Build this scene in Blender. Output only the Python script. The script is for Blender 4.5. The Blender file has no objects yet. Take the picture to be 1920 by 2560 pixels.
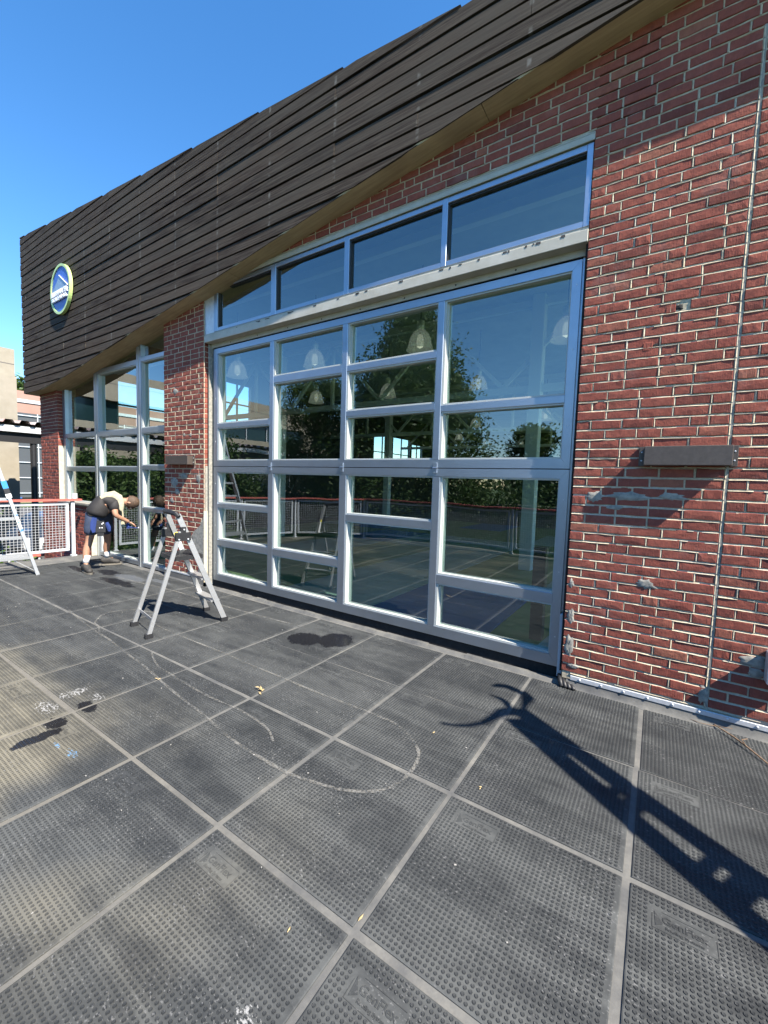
import bpy, math, random
from mathutils import Vector, Matrix
random.seed(7)
R = random.random
def U(a, b): return a + (b - a) * random.random()

# ------------------------------------------------------------ camera, world, sun, exposure
sc = bpy.context.scene
CAM = (0.0, -3.6519, 1.6); FPX = 1041.07
cam = bpy.data.objects.new('camera', bpy.data.cameras.new('camera'))
sc.collection.objects.link(cam); sc.camera = cam
_yaw, _pit, _rol = 0.5844, -0.0721, 0.0308
_f = Vector((-math.sin(_yaw)*math.cos(_pit), math.cos(_yaw)*math.cos(_pit), math.sin(_pit)))
_r = Vector((math.cos(_yaw), math.sin(_yaw), 0)); _u = _r.cross(_f)
_r2 = math.cos(_rol)*_r + math.sin(_rol)*_u; _u2 = -math.sin(_rol)*_r + math.cos(_rol)*_u
m = Matrix((( _r2.x, _u2.x, -_f.x, CAM[0]), (_r2.y, _u2.y, -_f.y, CAM[1]), (_r2.z, _u2.z, -_f.z, CAM[2]), (0,0,0,1)))
cam.matrix_world = m
cam.data.sensor_fit = 'HORIZONTAL'; cam.data.sensor_width = 36; cam.data.lens = FPX/1920*36
cam.data.clip_start = 0.05; cam.data.clip_end = 1500
def px(x, y, z):
    v = Vector((x, y, z)) - Vector(CAM); d = v.dot(_f)
    if d < .05: return None
    return 960 + FPX*v.dot(_r2)/d, 1280 - FPX*v.dot(_u2)/d, d

SUN = Vector((0.85, -0.22, 1.0)).normalized()
w = bpy.data.worlds.new('World'); sc.world = w; w.use_nodes = True
wn = w.node_tree; bg = wn.nodes['Background']
sky = wn.nodes.new('ShaderNodeTexSky'); sky.sky_type = 'NISHITA'; sky.sun_disc = False
sky.sun_elevation = math.asin(SUN.z); sky.sun_rotation = math.atan2(SUN.x, SUN.y)
sky.air_density = 1.0; sky.dust_density = 0.0; sky.ozone_density = 3.2
hs = wn.nodes.new('ShaderNodeHueSaturation'); hs.inputs['Saturation'].default_value = 1.25
hs.inputs['Value'].default_value = 1.0
wn.links.new(sky.outputs[0], hs.inputs['Color']); wn.links.new(hs.outputs[0], bg.inputs[0])
bg.inputs[1].default_value = 0.112
sl = bpy.data.lights.new('sun', 'SUN'); sl.energy = 5.0; sl.angle = math.radians(0.53); sl.color = (1, 0.925, 0.81)
so = bpy.data.objects.new('sun', sl); sc.collection.objects.link(so)
so.rotation_euler = SUN.to_track_quat('Z', 'Y').to_euler()
sc.view_settings.view_transform = 'Standard'; sc.view_settings.look = 'None'
sc.view_settings.gamma = 1; sc.view_settings.use_curve_mapping = False
sc.view_settings.exposure = 1.5
sc.cycles.caustics_reflective = False; sc.cycles.caustics_refractive = False
sc.cycles.max_bounces = 12; sc.cycles.transparent_max_bounces = 16
sc.cycles.use_denoising = True

# ------------------------------------------------------------ helpers
COL = sc.collection
class MB:
    def __init__(s): s.v = []; s.f = []
    def add(s, vs, fs):
        n = len(s.v); s.v += [tuple(a) for a in vs]; s.f += [tuple(i+n for i in f) for f in fs]; return s
    def box(s, x0, x1, y0, y1, z0, z1):
        return s.add([(x0,y0,z0),(x1,y0,z0),(x1,y1,z0),(x0,y1,z0),(x0,y0,z1),(x1,y0,z1),(x1,y1,z1),(x0,y1,z1)],
                     [(0,3,2,1),(4,5,6,7),(0,1,5,4),(1,2,6,5),(2,3,7,6),(3,0,4,7)])
    def cbox(s, x0, x1, y0, y1, z0, z1, c=.004):      # box with its long edges chamfered all round
        vs = []; 
        for (x, sx) in ((x0,1),(x1,-1)):
            for (y, sy) in ((y0,1),(y1,-1)):
                for (z, sz) in ((z0,1),(z1,-1)):
                    vs += [(x, y+sy*c, z+sz*c), (x+sx*c, y, z+sz*c), (x+sx*c, y+sy*c, z)]
        def I(a,b,d,k): return ((a*2+b)*2+d)*3+k
        fs = [(I(0,0,0,0),I(0,0,1,0),I(0,1,1,0),I(0,1,0,0)),(I(1,0,0,0),I(1,1,0,0),I(1,1,1,0),I(1,0,1,0)),
              (I(0,0,0,1),I(1,0,0,1),I(1,0,1,1),I(0,0,1,1)),(I(0,1,0,1),I(0,1,1,1),I(1,1,1,1),I(1,1,0,1)),
              (I(0,0,0,2),I(0,1,0,2),I(1,1,0,2),I(1,0,0,2)),(I(0,0,1,2),I(1,0,1,2),I(1,1,1,2),I(0,1,1,2))]
        for a in (0,1):
            for b in (0,1):
                fs.append((I(a,b,0,0),I(a,b,1,0),I(a,b,1,1),I(a,b,0,1)))
                fs.append((I(a,0,b,0),I(a,1,b,0),I(a,1,b,2),I(a,0,b,2)))
                fs.append((I(0,a,b,1),I(1,a,b,1),I(1,a,b,2),I(0,a,b,2)))
                for d in (0,1): fs.append((I(a,b,d,0),I(a,b,d,1),I(a,b,d,2)))
        return s.add(vs, fs)
    def bar(s, p, q, w, h, up=(0,0,1)):               # rectangular bar p->q: w across, h along up
        p = Vector(p); q = Vector(q); d = (q-p).normalized(); u = Vector(up)
        a = d.cross(u); 
        if a.length < 1e-4: a = d.cross(Vector((1,0,0)))
        a.normalize(); b = a.cross(d).normalized(); a *= w/2; b *= h/2
        return s.add([p-a-b,p+a-b,p+a+b,p-a+b,q-a-b,q+a-b,q+a+b,q-a+b],
                     [(0,3,2,1),(4,5,6,7),(0,1,5,4),(1,2,6,5),(2,3,7,6),(3,0,4,7)])
    def tube(s, pts, r, n=8):
        pts = [Vector(a) for a in pts]; k = len(pts); rs = r if isinstance(r, (list, tuple)) else [r]*k
        vs = []; last = None
        for i, c in enumerate(pts):
            d = (pts[min(i+1,k-1)]-pts[max(i-1,0)]).normalized()
            a = d.cross(Vector((0,0,1))) if last is None else last - d*last.dot(d)
            if a.length < 1e-3: a = d.cross(Vector((1,0,0)))
            a.normalize(); last = a; b = d.cross(a)
            for j in range(n):
                t = 2*math.pi*j/n; vs.append(c + (a*math.cos(t)+b*math.sin(t))*rs[i])
        fs = [(i*n+j, i*n+(j+1)%n, (i+1)*n+(j+1)%n, (i+1)*n+j) for i in range(k-1) for j in range(n)]
        fs += [tuple(range(n))[::-1], tuple((k-1)*n+j for j in range(n))]
        return s.add(vs, fs)
    def lathe(s, prof, c, n=16, axis='z'):
        vs = []
        for (r, z) in prof:
            for j in range(n):
                t = 2*math.pi*j/n; a, b = r*math.cos(t), r*math.sin(t)
                vs.append((c[0]+a, c[1]+b, c[2]+z) if axis == 'z' else (c[0]+a, c[1]+z, c[2]+b) if axis == 'y' else (c[0]+z, c[1]+a, c[2]+b))
        fs = [(i*n+j, i*n+(j+1)%n, (i+1)*n+(j+1)%n, (i+1)*n+j) for i in range(len(prof)-1) for j in range(n)]
        return s.add(vs, fs)
    def prism(s, poly, y0, y1):                       # poly in (x,z), extruded along y
        n = len(poly); vs = [(x, y0, z) for x, z in poly] + [(x, y1, z) for x, z in poly]
        return s.add(vs, [tuple(range(n)), tuple(range(2*n-1, n-1, -1))] + [(i, i+n, (i+1)%n+n, (i+1)%n) for i in range(n)])
    def prismx(s, poly, x0, x1):                      # poly in (y,z), extruded along x
        n = len(poly); vs = [(x0, y, z) for y, z in poly] + [(x1, y, z) for y, z in poly]
        return s.add(vs, [tuple(range(n))[::-1], tuple(range(n, 2*n))] + [(i, (i+1)%n, (i+1)%n+n, i+n) for i in range(n)])
    def flat(s, poly, z0, z1):                        # poly in (x,y), extruded along z
        n = len(poly); vs = [(x, y, z0) for x, y in poly] + [(x, y, z1) for x, y in poly]
        return s.add(vs, [tuple(range(n))[::-1], tuple(range(n, 2*n))] + [(i, (i+1)%n, (i+1)%n+n, i+n) for i in range(n)])
    def mesh(s, name):
        me = bpy.data.meshes.new(name); me.from_pydata(s.v, [], s.f); me.update(); return me
    def build(s, name, mat, parent=None, smooth=False, loc=None, kind=None):
        me = s.mesh(name); return ob(name, me, mat, parent, smooth, loc, kind)
def ob(name, me, mat=None, parent=None, smooth=False, loc=None, kind=None):
    if mat is not None and not me.materials: me.materials.append(mat)
    if smooth:
        me.polygons.foreach_set('use_smooth', [True]*len(me.polygons))
    o = bpy.data.objects.new(name, me); COL.objects.link(o)
    if parent is not None: o.parent = parent
    if loc: o.location = loc
    if kind: o['kind'] = kind
    return o
def tag(o, label, cat, group=None):
    o['label'] = label; o['category'] = cat
    if group: o['group'] = group
    return o
def empty(name, label, cat, group=None, loc=(0,0,0)):
    o = bpy.data.objects.new(name, None); COL.objects.link(o); o.location = loc; o.empty_display_size = .1
    return tag(o, label, cat, group)
def copy_tree(o, parent=None):
    c = o.copy(); COL.objects.link(c)
    if parent: c.parent = parent
    for ch in list(o.children): copy_tree(ch, c)
    return c

# ---- materials
def mat(name, col, rough=.7, metal=0.0, spec=.5):
    m = bpy.data.materials.new(name); m.use_nodes = True; b = m.node_tree.nodes['Principled BSDF']
    b.inputs['Base Color'].default_value = (*col, 1); b.inputs['Roughness'].default_value = rough
    b.inputs['Metallic'].default_value = metal; b.inputs['Specular IOR Level'].default_value = spec
    return m
class N:
    def __init__(s, m): s.t = m.node_tree; s.b = s.t.nodes['Principled BSDF']
    def n(s, typ, **kw):
        x = s.t.nodes.new(typ)
        for k, v in kw.items(): setattr(x, k, v)
        return x
    def l(s, a, b): s.t.links.new(a, b)
    def pos(s):
        g = s.n('ShaderNodeNewGeometry'); return g.outputs['Position']
    def objc(s): return s.n('ShaderNodeTexCoord').outputs['Object']
    def scale(s, vec, sc_, rot=(0,0,0), loc=(0,0,0)):
        mp = s.n('ShaderNodeMapping'); mp.inputs['Scale'].default_value = sc_; mp.inputs['Rotation'].default_value = rot
        mp.inputs['Location'].default_value = loc; s.l(vec, mp.inputs[0]); return mp.outputs[0]
    def noise(s, vec, scale, detail=3, rough=.55, dist=0):
        x = s.n('ShaderNodeTexNoise'); x.inputs['Scale'].default_value = scale; x.inputs['Detail'].default_value = detail
        x.inputs['Roughness'].default_value = rough; x.inputs['Distortion'].default_value = dist; s.l(vec, x.inputs['Vector']); return x.outputs['Fac']
    def ramp(s, fac, stops, interp='LINEAR'):
        x = s.n('ShaderNodeValToRGB'); x.color_ramp.interpolation = interp; e = x.color_ramp.elements
        for i, (p_, c) in enumerate(stops):
            el = e[i] if i < 2 else e.new(p_)
            el.position = p_; el.color = (c, c, c, 1) if isinstance(c, (int, float)) else (*c, 1)
        s.l(fac, x.inputs[0]); return x.outputs[0]
    def mix(s, fac, a, b, mode='MIX'):
        x = s.n('ShaderNodeMix', data_type='RGBA', blend_type=mode)
        for inp, v in ((x.inputs[0], fac), (x.inputs[6], a), (x.inputs[7], b)):
            if hasattr(v, 'default_value') or hasattr(v, 'is_linked'): s.l(v, inp)
            elif isinstance(v, (int, float)): inp.default_value = v
            else: inp.default_value = (*v, 1)
        return x.outputs[2]
    def math(s, op, a, b=None, clamp=False):
        x = s.n('ShaderNodeMath', operation=op, use_clamp=clamp)
        for inp, v in ((x.inputs[0], a), (x.inputs[1], b)):
            if v is None: continue
            if isinstance(v, (int, float)): inp.default_value = v
            else: s.l(v, inp)
        return x.outputs[0]
    def bump(s, h, strength=.4, dist=.002):
        x = s.n('ShaderNodeBump'); x.inputs['Strength'].default_value = strength; x.inputs['Distance'].default_value = dist
        s.l(h, x.inputs['Height']); s.l(x.outputs[0], s.b.inputs['Normal'])
    def col(s, c): s.l(c, s.b.inputs['Base Color'])
    def ro(s, c): s.l(c, s.b.inputs['Roughness'])

def noisy(name, c0, c1, scale=30, rough=.8, metal=0, bump=.2, stretch=(1,1,1), detail=5, dist=.002, spec=.5):
    m = mat(name, c0, rough, metal, spec); n = N(m); v = n.scale(n.pos(), stretch)
    f = n.noise(v, scale, detail, .6); n.col(n.mix(n.ramp(f, [(.35, 0.0), (.68, 1.0)]), c0, c1))
    if bump: n.bump(f, bump, dist)
    return m

M = {}
# rubber walkway pads
def rubber():
    m = mat('rubber', (.03,.03,.03), .7, 0, .22); n = N(m); P_ = n.pos()
    sep = n.n('ShaderNodeSeparateXYZ'); n.l(P_, sep.inputs[0])
    top = n.ramp(sep.outputs[2], [(.0010, 0.0), (.0019, 1.0)])
    # drifted dust as fine blotches; the broad bands paint sunlight bounced off the glass
    light_band = n.noise(n.scale(P_, (.55, 1.9, 1), (0,0,-.42)), 1.35, 3, .5, .6)
    light_band2 = n.noise(n.scale(P_, (.34, 3.0, 1), (0,0,-.30)), 2.3, 3, .55, .8)
    light_band = n.math('ADD', n.math('MULTIPLY', light_band, .48), n.math('MULTIPLY', light_band2, .52))
    fine = n.noise(P_, 34, 5, .7); inf0 = n.n('ShaderNodeObjectInfo'); va = n.n('ShaderNodeVectorMath', operation='ADD'); n.l(P_, va.inputs[0]); n.l(inf0.outputs['Location'], va.inputs[1]); med = n.noise(va.outputs[0], 5, 5, .7)
    dust_light = n.math('MULTIPLY', n.ramp(light_band, [(.44, .26), (.61, 1.0)]), n.ramp(fine, [(.25, .45), (.7, 1.0)]))
    dust_light = n.math('ADD', dust_light, n.math('MULTIPLY', n.ramp(med, [(.36, 0.0), (.70, 1.0)]), .45), True)
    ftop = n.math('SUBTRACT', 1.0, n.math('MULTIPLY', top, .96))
    dust_light = n.math('MULTIPLY', dust_light, ftop)
    info = n.n('ShaderNodeObjectInfo')
    base = n.mix(info.outputs['Random'], (.015,.017,.0195), (.021,.023,.0255))
    # pollen tan on the left of the deck
    tanm = n.math('MULTIPLY', n.ramp(n.noise(P_, .9, 3, .5), [(.46, 0.0), (.60, 1.0)]),
                  n.ramp(n.math('MULTIPLY', n.math('ADD', sep.outputs[0], 6.0), .1), [(.30, 1.0), (.56, 0.0)]))
    yl = n.ramp(n.math('MULTIPLY', n.math('ADD', sep.outputs[1], 5.0), .2), [(.45, 1.0), (.60, 0.0)])
    tanm = n.math('MULTIPLY', tanm, yl)
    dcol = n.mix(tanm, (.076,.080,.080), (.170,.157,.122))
    dust_light = n.math('ADD', dust_light, n.math('MULTIPLY', n.math('MULTIPLY', tanm, ftop), .30), True)
    c = n.mix(dust_light, base, dcol)
    # pale scuff flecks on the stud tops
    fl = n.math('MULTIPLY', n.ramp(n.noise(n.scale(P_, (1, 1.8, 1), (0, 0, .6)), 70, 2, .5), [(.60, 0.0), (.68, 1.0)]), n.ramp(n.noise(P_, 3.1, 3, .6), [(.40, .12), (.62, 1.0)]))
    c = n.mix(n.math('MULTIPLY', fl, .55), c, (.20,.20,.20))
    # wet places
    def ell(cx, cy, rx, ry, e=.35, sc_=9):
        x = n.math('DIVIDE', n.math('SUBTRACT', sep.outputs[0], cx), rx); y = n.math('DIVIDE', n.math('SUBTRACT', sep.outputs[1], cy), ry)
        d = n.math('SQRT', n.math('ADD', n.math('MULTIPLY', x, x), n.math('MULTIPLY', y, y)))
        d = n.math('ADD', d, n.math('MULTIPLY', n.math('SUBTRACT', n.noise(P_, sc_, 3, .6), .5), e*2))
        return n.ramp(n.math('ADD', d, n.math('MULTIPLY', n.math('SUBTRACT', n.noise(P_, 60, 2, .6), .5), .5)), [(.84, 1.0), (.98, 0.0)])
    wet = None
    for a in ((-2.88,-.66,.20,.17), (-2.62,-.50,.20,.20), (-3.02,-2.78,.05,.15,.5,14), (-3.12,-2.66,.09,.06,.5,14), (-3.18,-2.46,.11,.05,.6,14),
              (-7.35,-.55,.35,.12,.6,8), (-6.6,-.75,.5,.10,.7,8), (-7.9,-.75,.5,.08,.6,9)):
        e_ = ell(*a); wet = e_ if wet is None else n.math('MAXIMUM', wet, e_)
    c = n.mix(n.math('MULTIPLY', wet, .94), c, (.010,.010,.012))
    pale = n.math('MAXIMUM', ell(-6.75,-.52,.42,.13,.6,10), ell(-6.2,-.35,.3,.06,.6,10))
    c = n.mix(n.math('MULTIPLY', pale, .55), c, (.10,.11,.125))
    # old paint drips
    wp = None
    for a in ((-3.38,-2.62,.10,.05,1.5,60), (-3.46,-2.44,.05,.09,1.5,60), (-3.27,-2.36,.06,.03,1.5,60), (-.92,-2.92,.05,.03,1.5,60), (.03,-2.72,.05,.03,1.5,60)):
        e_ = ell(*a); wp = e_ if wp is None else n.math('MAXIMUM', wp, e_)
    brk_ = n.ramp(n.noise(n.scale(P_, (1,2.2,1), (0,0,.5)), 30, 3, .6), [(.50, 0.0), (.56, 1.0)])
    wp = n.math('MULTIPLY', wp, brk_)
    c = n.mix(n.math('MULTIPLY', wp, .7), c, (.34,.34,.34))
    c = n.mix(n.math('MULTIPLY', n.math('MULTIPLY', n.math('MAXIMUM', ell(-2.70,-2.72,.05,.022,1.5,60), ell(-2.85,-2.74,.03,.012,1.5,60)), brk_), .7), c, (.10,.24,.42))
    n.col(c); n.ro(n.mix(wet, n.mix(dust_light, (.52,)*3, (.85,)*3), (.16,)*3)); n.bump(n.math('ADD', fine, n.math('MULTIPLY', med, .3)), .25, .0015)
    return m
M['rubber'] = rubber()
def membrane():
    m = mat('membrane', (.2,.2,.2), .85); n = N(m); P_ = n.pos()
    sep = n.n('ShaderNodeSeparateXYZ'); n.l(P_, sep.inputs[0])
    f = n.noise(P_, 4, 5, .65); g = n.noise(P_, 60, 4, .7)
    c = n.mix(n.ramp(f, [(.35, 0.0), (.7, 1.0)]), (.070,.072,.074), (.165,.16,.145))
    tn = n.math('MULTIPLY', n.ramp(n.math('MULTIPLY', n.math('ADD', sep.outputs[0], 6.0), .1), [(.30, 1.0), (.50, 0.0)]), n.ramp(n.math('MULTIPLY', n.math('ADD', sep.outputs[1], 5.0), .2), [(.45, 1.0), (.62, 0.0)]))
    c = n.mix(n.math('MULTIPLY', tn, .8), c, (.16,.145,.115))
    c = n.mix(n.ramp(g, [(.3, .35), (.62, 0.0)]), c, (.06,.06,.06)); n.col(c); n.bump(n.math('ADD', f, n.math('MULTIPLY', g, .4)), .5, .004); return m
M['membrane'] = membrane()
def brickm(name, a, b, dark):
    m = mat(name, a, .92, 0, .25); n = N(m); P_ = n.pos()
    info = n.n('ShaderNodeObjectInfo'); g = n.n('ShaderNodeNewGeometry')
    rnd = n.math('FRACT', n.math('ADD', n.math('MULTIPLY', info.outputs['Random'], 7.3), n.math('MULTIPLY', g.outputs['Random Per Island'], 3.7)))
    c = n.ramp(rnd, [(0.0, dark), (.14, a), (.60, b), (.95, a), (1.0, (b[0]*1.1, b[1]*1.4, b[2]*1.3))])
    f = n.noise(P_, 26, 5, .68); c = n.mix(n.ramp(f, [(.40, 0.0), (.75, .5)]), c, (a[0]*.45, a[1]*.5, a[2]*.6))
    h = n.noise(P_, 9, 4, .6); c = n.mix(n.ramp(h, [(.60, 0.0), (.82, .25)]), c, (.34,.22,.18))
    bl = n.ramp(n.noise(P_, 2.4, 5, .7), [(.58, 0.0), (.78, .34)]); c = n.mix(bl, c, (.30,.24,.22))
    # fine vertical wire-cut lines of the clay
    sc2 = n.noise(n.scale(P_, (3.2, 1, .5)), 60, 3, .6); c = n.mix(n.ramp(sc2, [(.56, 0.0), (.74, .30)]), c, (b[0]*1.35, b[1]*1.7, b[2]*1.7))
    n.col(c); n.bump(n.math('ADD', f, n.math('MULTIPLY', sc2, .5)), .7, .0045); return m
M['brick'] = brickm('brick', (.25,.070,.050), (.285,.086,.060), (.165,.050,.038))
M['brick_far'] = brickm('brick_far', (.235,.068,.05), (.27,.08,.058), (.13,.045,.038))
def mortar():
    m = mat('mortar', (.5,.45,.36), .95, 0, .2); n = N(m); P_ = n.pos()
    f = n.noise(P_, 45, 4, .7); g = n.noise(P_, 2.2, 4, .6)
    c = n.mix(n.ramp(f, [(.35, 0.0), (.7, 1.0)]), (.40,.345,.25), (.56,.49,.36)); c = n.mix(n.ramp(g, [(.5, 0.0), (.7, .5)]), c, (.34,.34,.34))
    n.col(c); n.bump(f, .8, .005); return m
M['mortar'] = mortar()
M['cement'] = noisy('cement', (.20,.195,.175), (.36,.34,.29), 28, .95, 0, .8, dist=.003)
M['limewash'] = noisy('limewash', (.42,.38,.28), (.52,.49,.40), 14, .9, 0, .5)
def wood():
    m = mat('weathered_wood', (.05,.04,.035), .85, 0, .18); n = N(m); P_ = n.pos()
    info = n.n('ShaderNodeObjectInfo'); sep = n.n('ShaderNodeSeparateXYZ'); n.l(P_, sep.inputs[0])
    grain = n.noise(n.scale(P_, (.8, 6, 24)), 2.2, 6, .75); blot = n.noise(n.scale(P_, (.5, 1, 2.2)), 1.7, 4, .6)
    c = n.ramp(info.outputs['Random'], [(0.0, (.012,.0072,.0052)), (.5, (.027,.018,.0135)), (1.0, (.054,.040,.030))])
    c = n.mix(n.ramp(grain, [(.42, 0.0), (.62, .85)]), c, (.086,.071,.056))
    c = n.mix(n.ramp(blot, [(.44, 0.0), (.66, .65)]), c, (.056,.049,.040))
    # grey towards the right-hand boards
    c = n.mix(n.ramp(n.math('MULTIPLY', n.math('ADD', sep.outputs[0], 12.0), .08), [(.6, 0.0), (1.0, .30)]), c, (.070,.062,.052))
    # nail rust streaks in columns
    xx = n.math('FRACT', n.math('MULTIPLY', n.math('ADD', sep.outputs[0], 12.03), 1/.956))
    col_ = n.math('ABSOLUTE', n.math('SUBTRACT', xx, .5)); lm = n.ramp(col_, [(.010, 1.0), (.022, 0.0)])
    lm = n.math('MULTIPLY', lm, n.ramp(n.noise(n.scale(P_, (1, 1, 2.2)), 3.3, 3, .7), [(.5, 0.0), (.64, .8)]))
    c = n.mix(lm, c, (.16,.155,.14))
    n.col(c); n.bump(grain, .5, .004); return m
M['wood'] = wood()
def soffit():
    m = mat('soffit_wood', (.3,.22,.12), .8); n = N(m); P_ = n.pos()
    g = n.noise(n.scale(P_, (1.0, 14, 1)), 2.5, 5, .65); b_ = n.noise(P_, 1.5, 3, .5)
    c = n.mix(n.ramp(g, [(.35, 0.0), (.68, 1.0)]), (.46,.36,.215), (.33,.25,.145)); c = n.mix(n.ramp(b_, [(.5, 0.0), (.75, .45)]), c, (.16,.11,.07)); n.col(c); n.bump(g, .3, .003); return m
M['soffit'] = soffit()
M['dark'] = noisy('dark_gap', (.010,.010,.011), (.02,.02,.02), 30, .9)
M['backing'] = mat('backing', (.008,.008,.008), .9)
def alu(name, c, ro, met, sc_=(1,1,60)):
    m = mat(name, c, ro, met); n = N(m); P_ = n.pos(); f = n.noise(n.scale(P_, sc_), 3, 4, .6); g = n.noise(P_, 5, 4, .6)
    n.ro(n.ramp(f, [(.3, ro-.05), (.7, ro+.07)])); n.col(n.mix(n.ramp(g, [(.4, 0.0), (.8, .35)]), c, tuple(a*.72 for a in c))); return m
M['alu'] = alu('aluminium', (.40,.45,.52), .40, .90)
M['alu_ladder'] = alu('ladder_aluminium', (.50,.50,.50), .42, .70)
M['bead'] = mat('glazing_bead', (.46,.48,.46), .45)
M['cream'] = noisy('cream_paint', (.38,.365,.31), (.45,.435,.37), 9, .6, 0, .15)
M['cream_dirty'] = noisy('cream_paint_flaking', (.50,.48,.42), (.40,.375,.31), 5, .6, 0, .2)
M['bronze'] = noisy('bronze_paint', (.060,.047,.040), (.080,.064,.055), 40, .45, 0, .1)
M['white_metal'] = noisy('white_metal', (.55,.57,.60), (.45,.47,.50), 6, .4, 0, .05)
M['galv'] = noisy('galvanised_metal', (.55,.57,.6), (.68,.70,.72), 20, .4, .3, .1)
M['red_rail'] = noisy('red_handrail', (.42,.095,.075), (.50,.13,.10), 12, .6, 0, .1)
M['concrete'] = noisy('beige_concrete', (.25,.222,.17), (.29,.26,.205), 3, .92, 0, .3)
M['seam'] = mat('concrete_seam', (.12,.11,.10), .9)
M['darkglass'] = mat('dark_glass', (.012,.03,.035), .08)
M['black'] = noisy('black_plastic', (.014,.014,.015), (.022,.022,.024), 40, .5, 0, .1)
M['black_steel'] = mat('black_steel', (.018,.018,.02), .45)
M['grass'] = noisy('grass', (.05,.085,.02), (.08,.12,.03), 2, .95, 0, .4)
M['asphalt'] = noisy('asphalt', (.05,.05,.052), (.075,.075,.075), 20, .9, 0, .4)
def glass(name='window_glass', tint=(.60,.75,.69), refl=.20):
    m = bpy.data.materials.new(name); m.use_nodes = True; t = m.node_tree; t.nodes.clear()
    o = t.nodes.new('ShaderNodeOutputMaterial'); mx = t.nodes.new('ShaderNodeMixShader')
    tr = t.nodes.new('ShaderNodeBsdfTransparent'); tr.inputs[0].default_value = (*tint, 1)
    gl = t.nodes.new('ShaderNodeBsdfGlossy'); gl.inputs['Roughness'].default_value = 0.0; gl.inputs[0].default_value = (.90,.97,1,1)
    lw = t.nodes.new('ShaderNodeLayerWeight'); lw.inputs['Blend'].default_value = .5
    pw = t.nodes.new('ShaderNodeMath'); pw.operation = 'POWER'; pw.inputs[1].default_value = 3.6
    ma = t.nodes.new('ShaderNodeMapRange'); ma.inputs['To Min'].default_value = refl; ma.inputs['To Max'].default_value = .98
    t.links.new(lw.outputs['Facing'], pw.inputs[0]); t.links.new(pw.outputs[0], ma.inputs[0]); t.links.new(ma.outputs[0], mx.inputs[0])
    t.links.new(tr.outputs[0], mx.inputs[1]); t.links.new(gl.outputs[0], mx.inputs[2]); t.links.new(mx.outputs[0], o.inputs[0])
    # slight waviness of the panes
    ge = t.nodes.new('ShaderNodeNewGeometry'); nz = t.nodes.new('ShaderNodeTexNoise'); nz.inputs['Scale'].default_value = 1.3; nz.inputs['Detail'].default_value = 1
    bp = t.nodes.new('ShaderNodeBump'); bp.inputs['Strength'].default_value = .12; bp.inputs['Distance'].default_value = .02
    t.links.new(ge.outputs['Position'], nz.inputs['Vector']); t.links.new(nz.outputs['Fac'], bp.inputs['Height']); t.links.new(bp.outputs[0], gl.inputs['Normal'])
    return m
M['glass'] = glass()
def leaf(name, a, b):
    m = mat(name, a, .55, 0, .3); n = N(m); g = n.n('ShaderNodeNewGeometry'); P_ = n.pos()
    c = n.mix(g.outputs['Random Per Island'], a, b); f = n.noise(P_, 1.4, 3, .5)
    c = n.mix(n.ramp(f, [(.4, 0.0), (.7, .6)]), c, (b[0]*1.4, b[1]*1.25, b[2]*.9)); n.col(c)
    t = m.node_tree; out = t.nodes['Material Output']; tl = t.nodes.new('ShaderNodeBsdfTranslucent'); mx = t.nodes.new('ShaderNodeMixShader'); mx.inputs[0].default_value = .3
    t.links.new(c, tl.inputs[0]); t.links.new(n.b.outputs[0], mx.inputs[1]); t.links.new(tl.outputs[0], mx.inputs[2]); t.links.new(mx.outputs[0], out.inputs[0]); return m
M['leaf'] = leaf('leaf_green', (.035,.07,.015), (.07,.12,.03))
M['leaf_dark'] = leaf('leaf_dark_green', (.022,.05,.012), (.05,.095,.022))
M['bark'] = noisy('bark', (.09,.07,.05), (.16,.13,.10), 12, .95, 0, .8, (1,1,.3))

# ------------------------------------------------------------ ground and deck
g_ = MB().flat([(-300,-300),(300,-300),(300,300),(-300,300)], -1.9, -1.5).build('ground', M['grass'], kind='structure')
rd = MB().flat([(-45,-40),(-11.9,-40),(-11.9,60),(-45,60)], -1.6, -1.494).build('road', M['asphalt'], kind='structure')
deck = MB().flat([(-9.40,-.088),(-9.40,-3.2),(-8.5,-4.5),(-7.0,-5.95),(-4.8,-6.45),(-2.8,-6.15),(5,-6.0),(5,-.088)], -.30, -.006).build('deck', M['membrane'], kind='structure')
dd_ = MB().box(-9.13, -6.51, -.09, .10, -.30, -.007).box(-5.44, -.585, -.09, .10, -.30, -.007).build('deck_edge', M['membrane'], deck)
# weathered curb under the door and the metal threshold
cb = MB()
x = -5.44
while x < -.60:
    x2 = min(x + U(.10, .22), -.585); h = U(.010, .024)
    cb.add([(x,-.088,-.006),(x2,-.088,-.006),(x2,-.066,h),(x,-.066,h),(x2,-.02,h*.9),(x,-.02,h*.9),(x2,-.02,-.006),(x,-.02,-.006)], [(0,1,2,3),(3,2,4,5),(5,4,6,7),(0,3,5,7),(1,6,4,2)]); x = x2
cb.build('curb_membrane', M['membrane'], deck)
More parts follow.
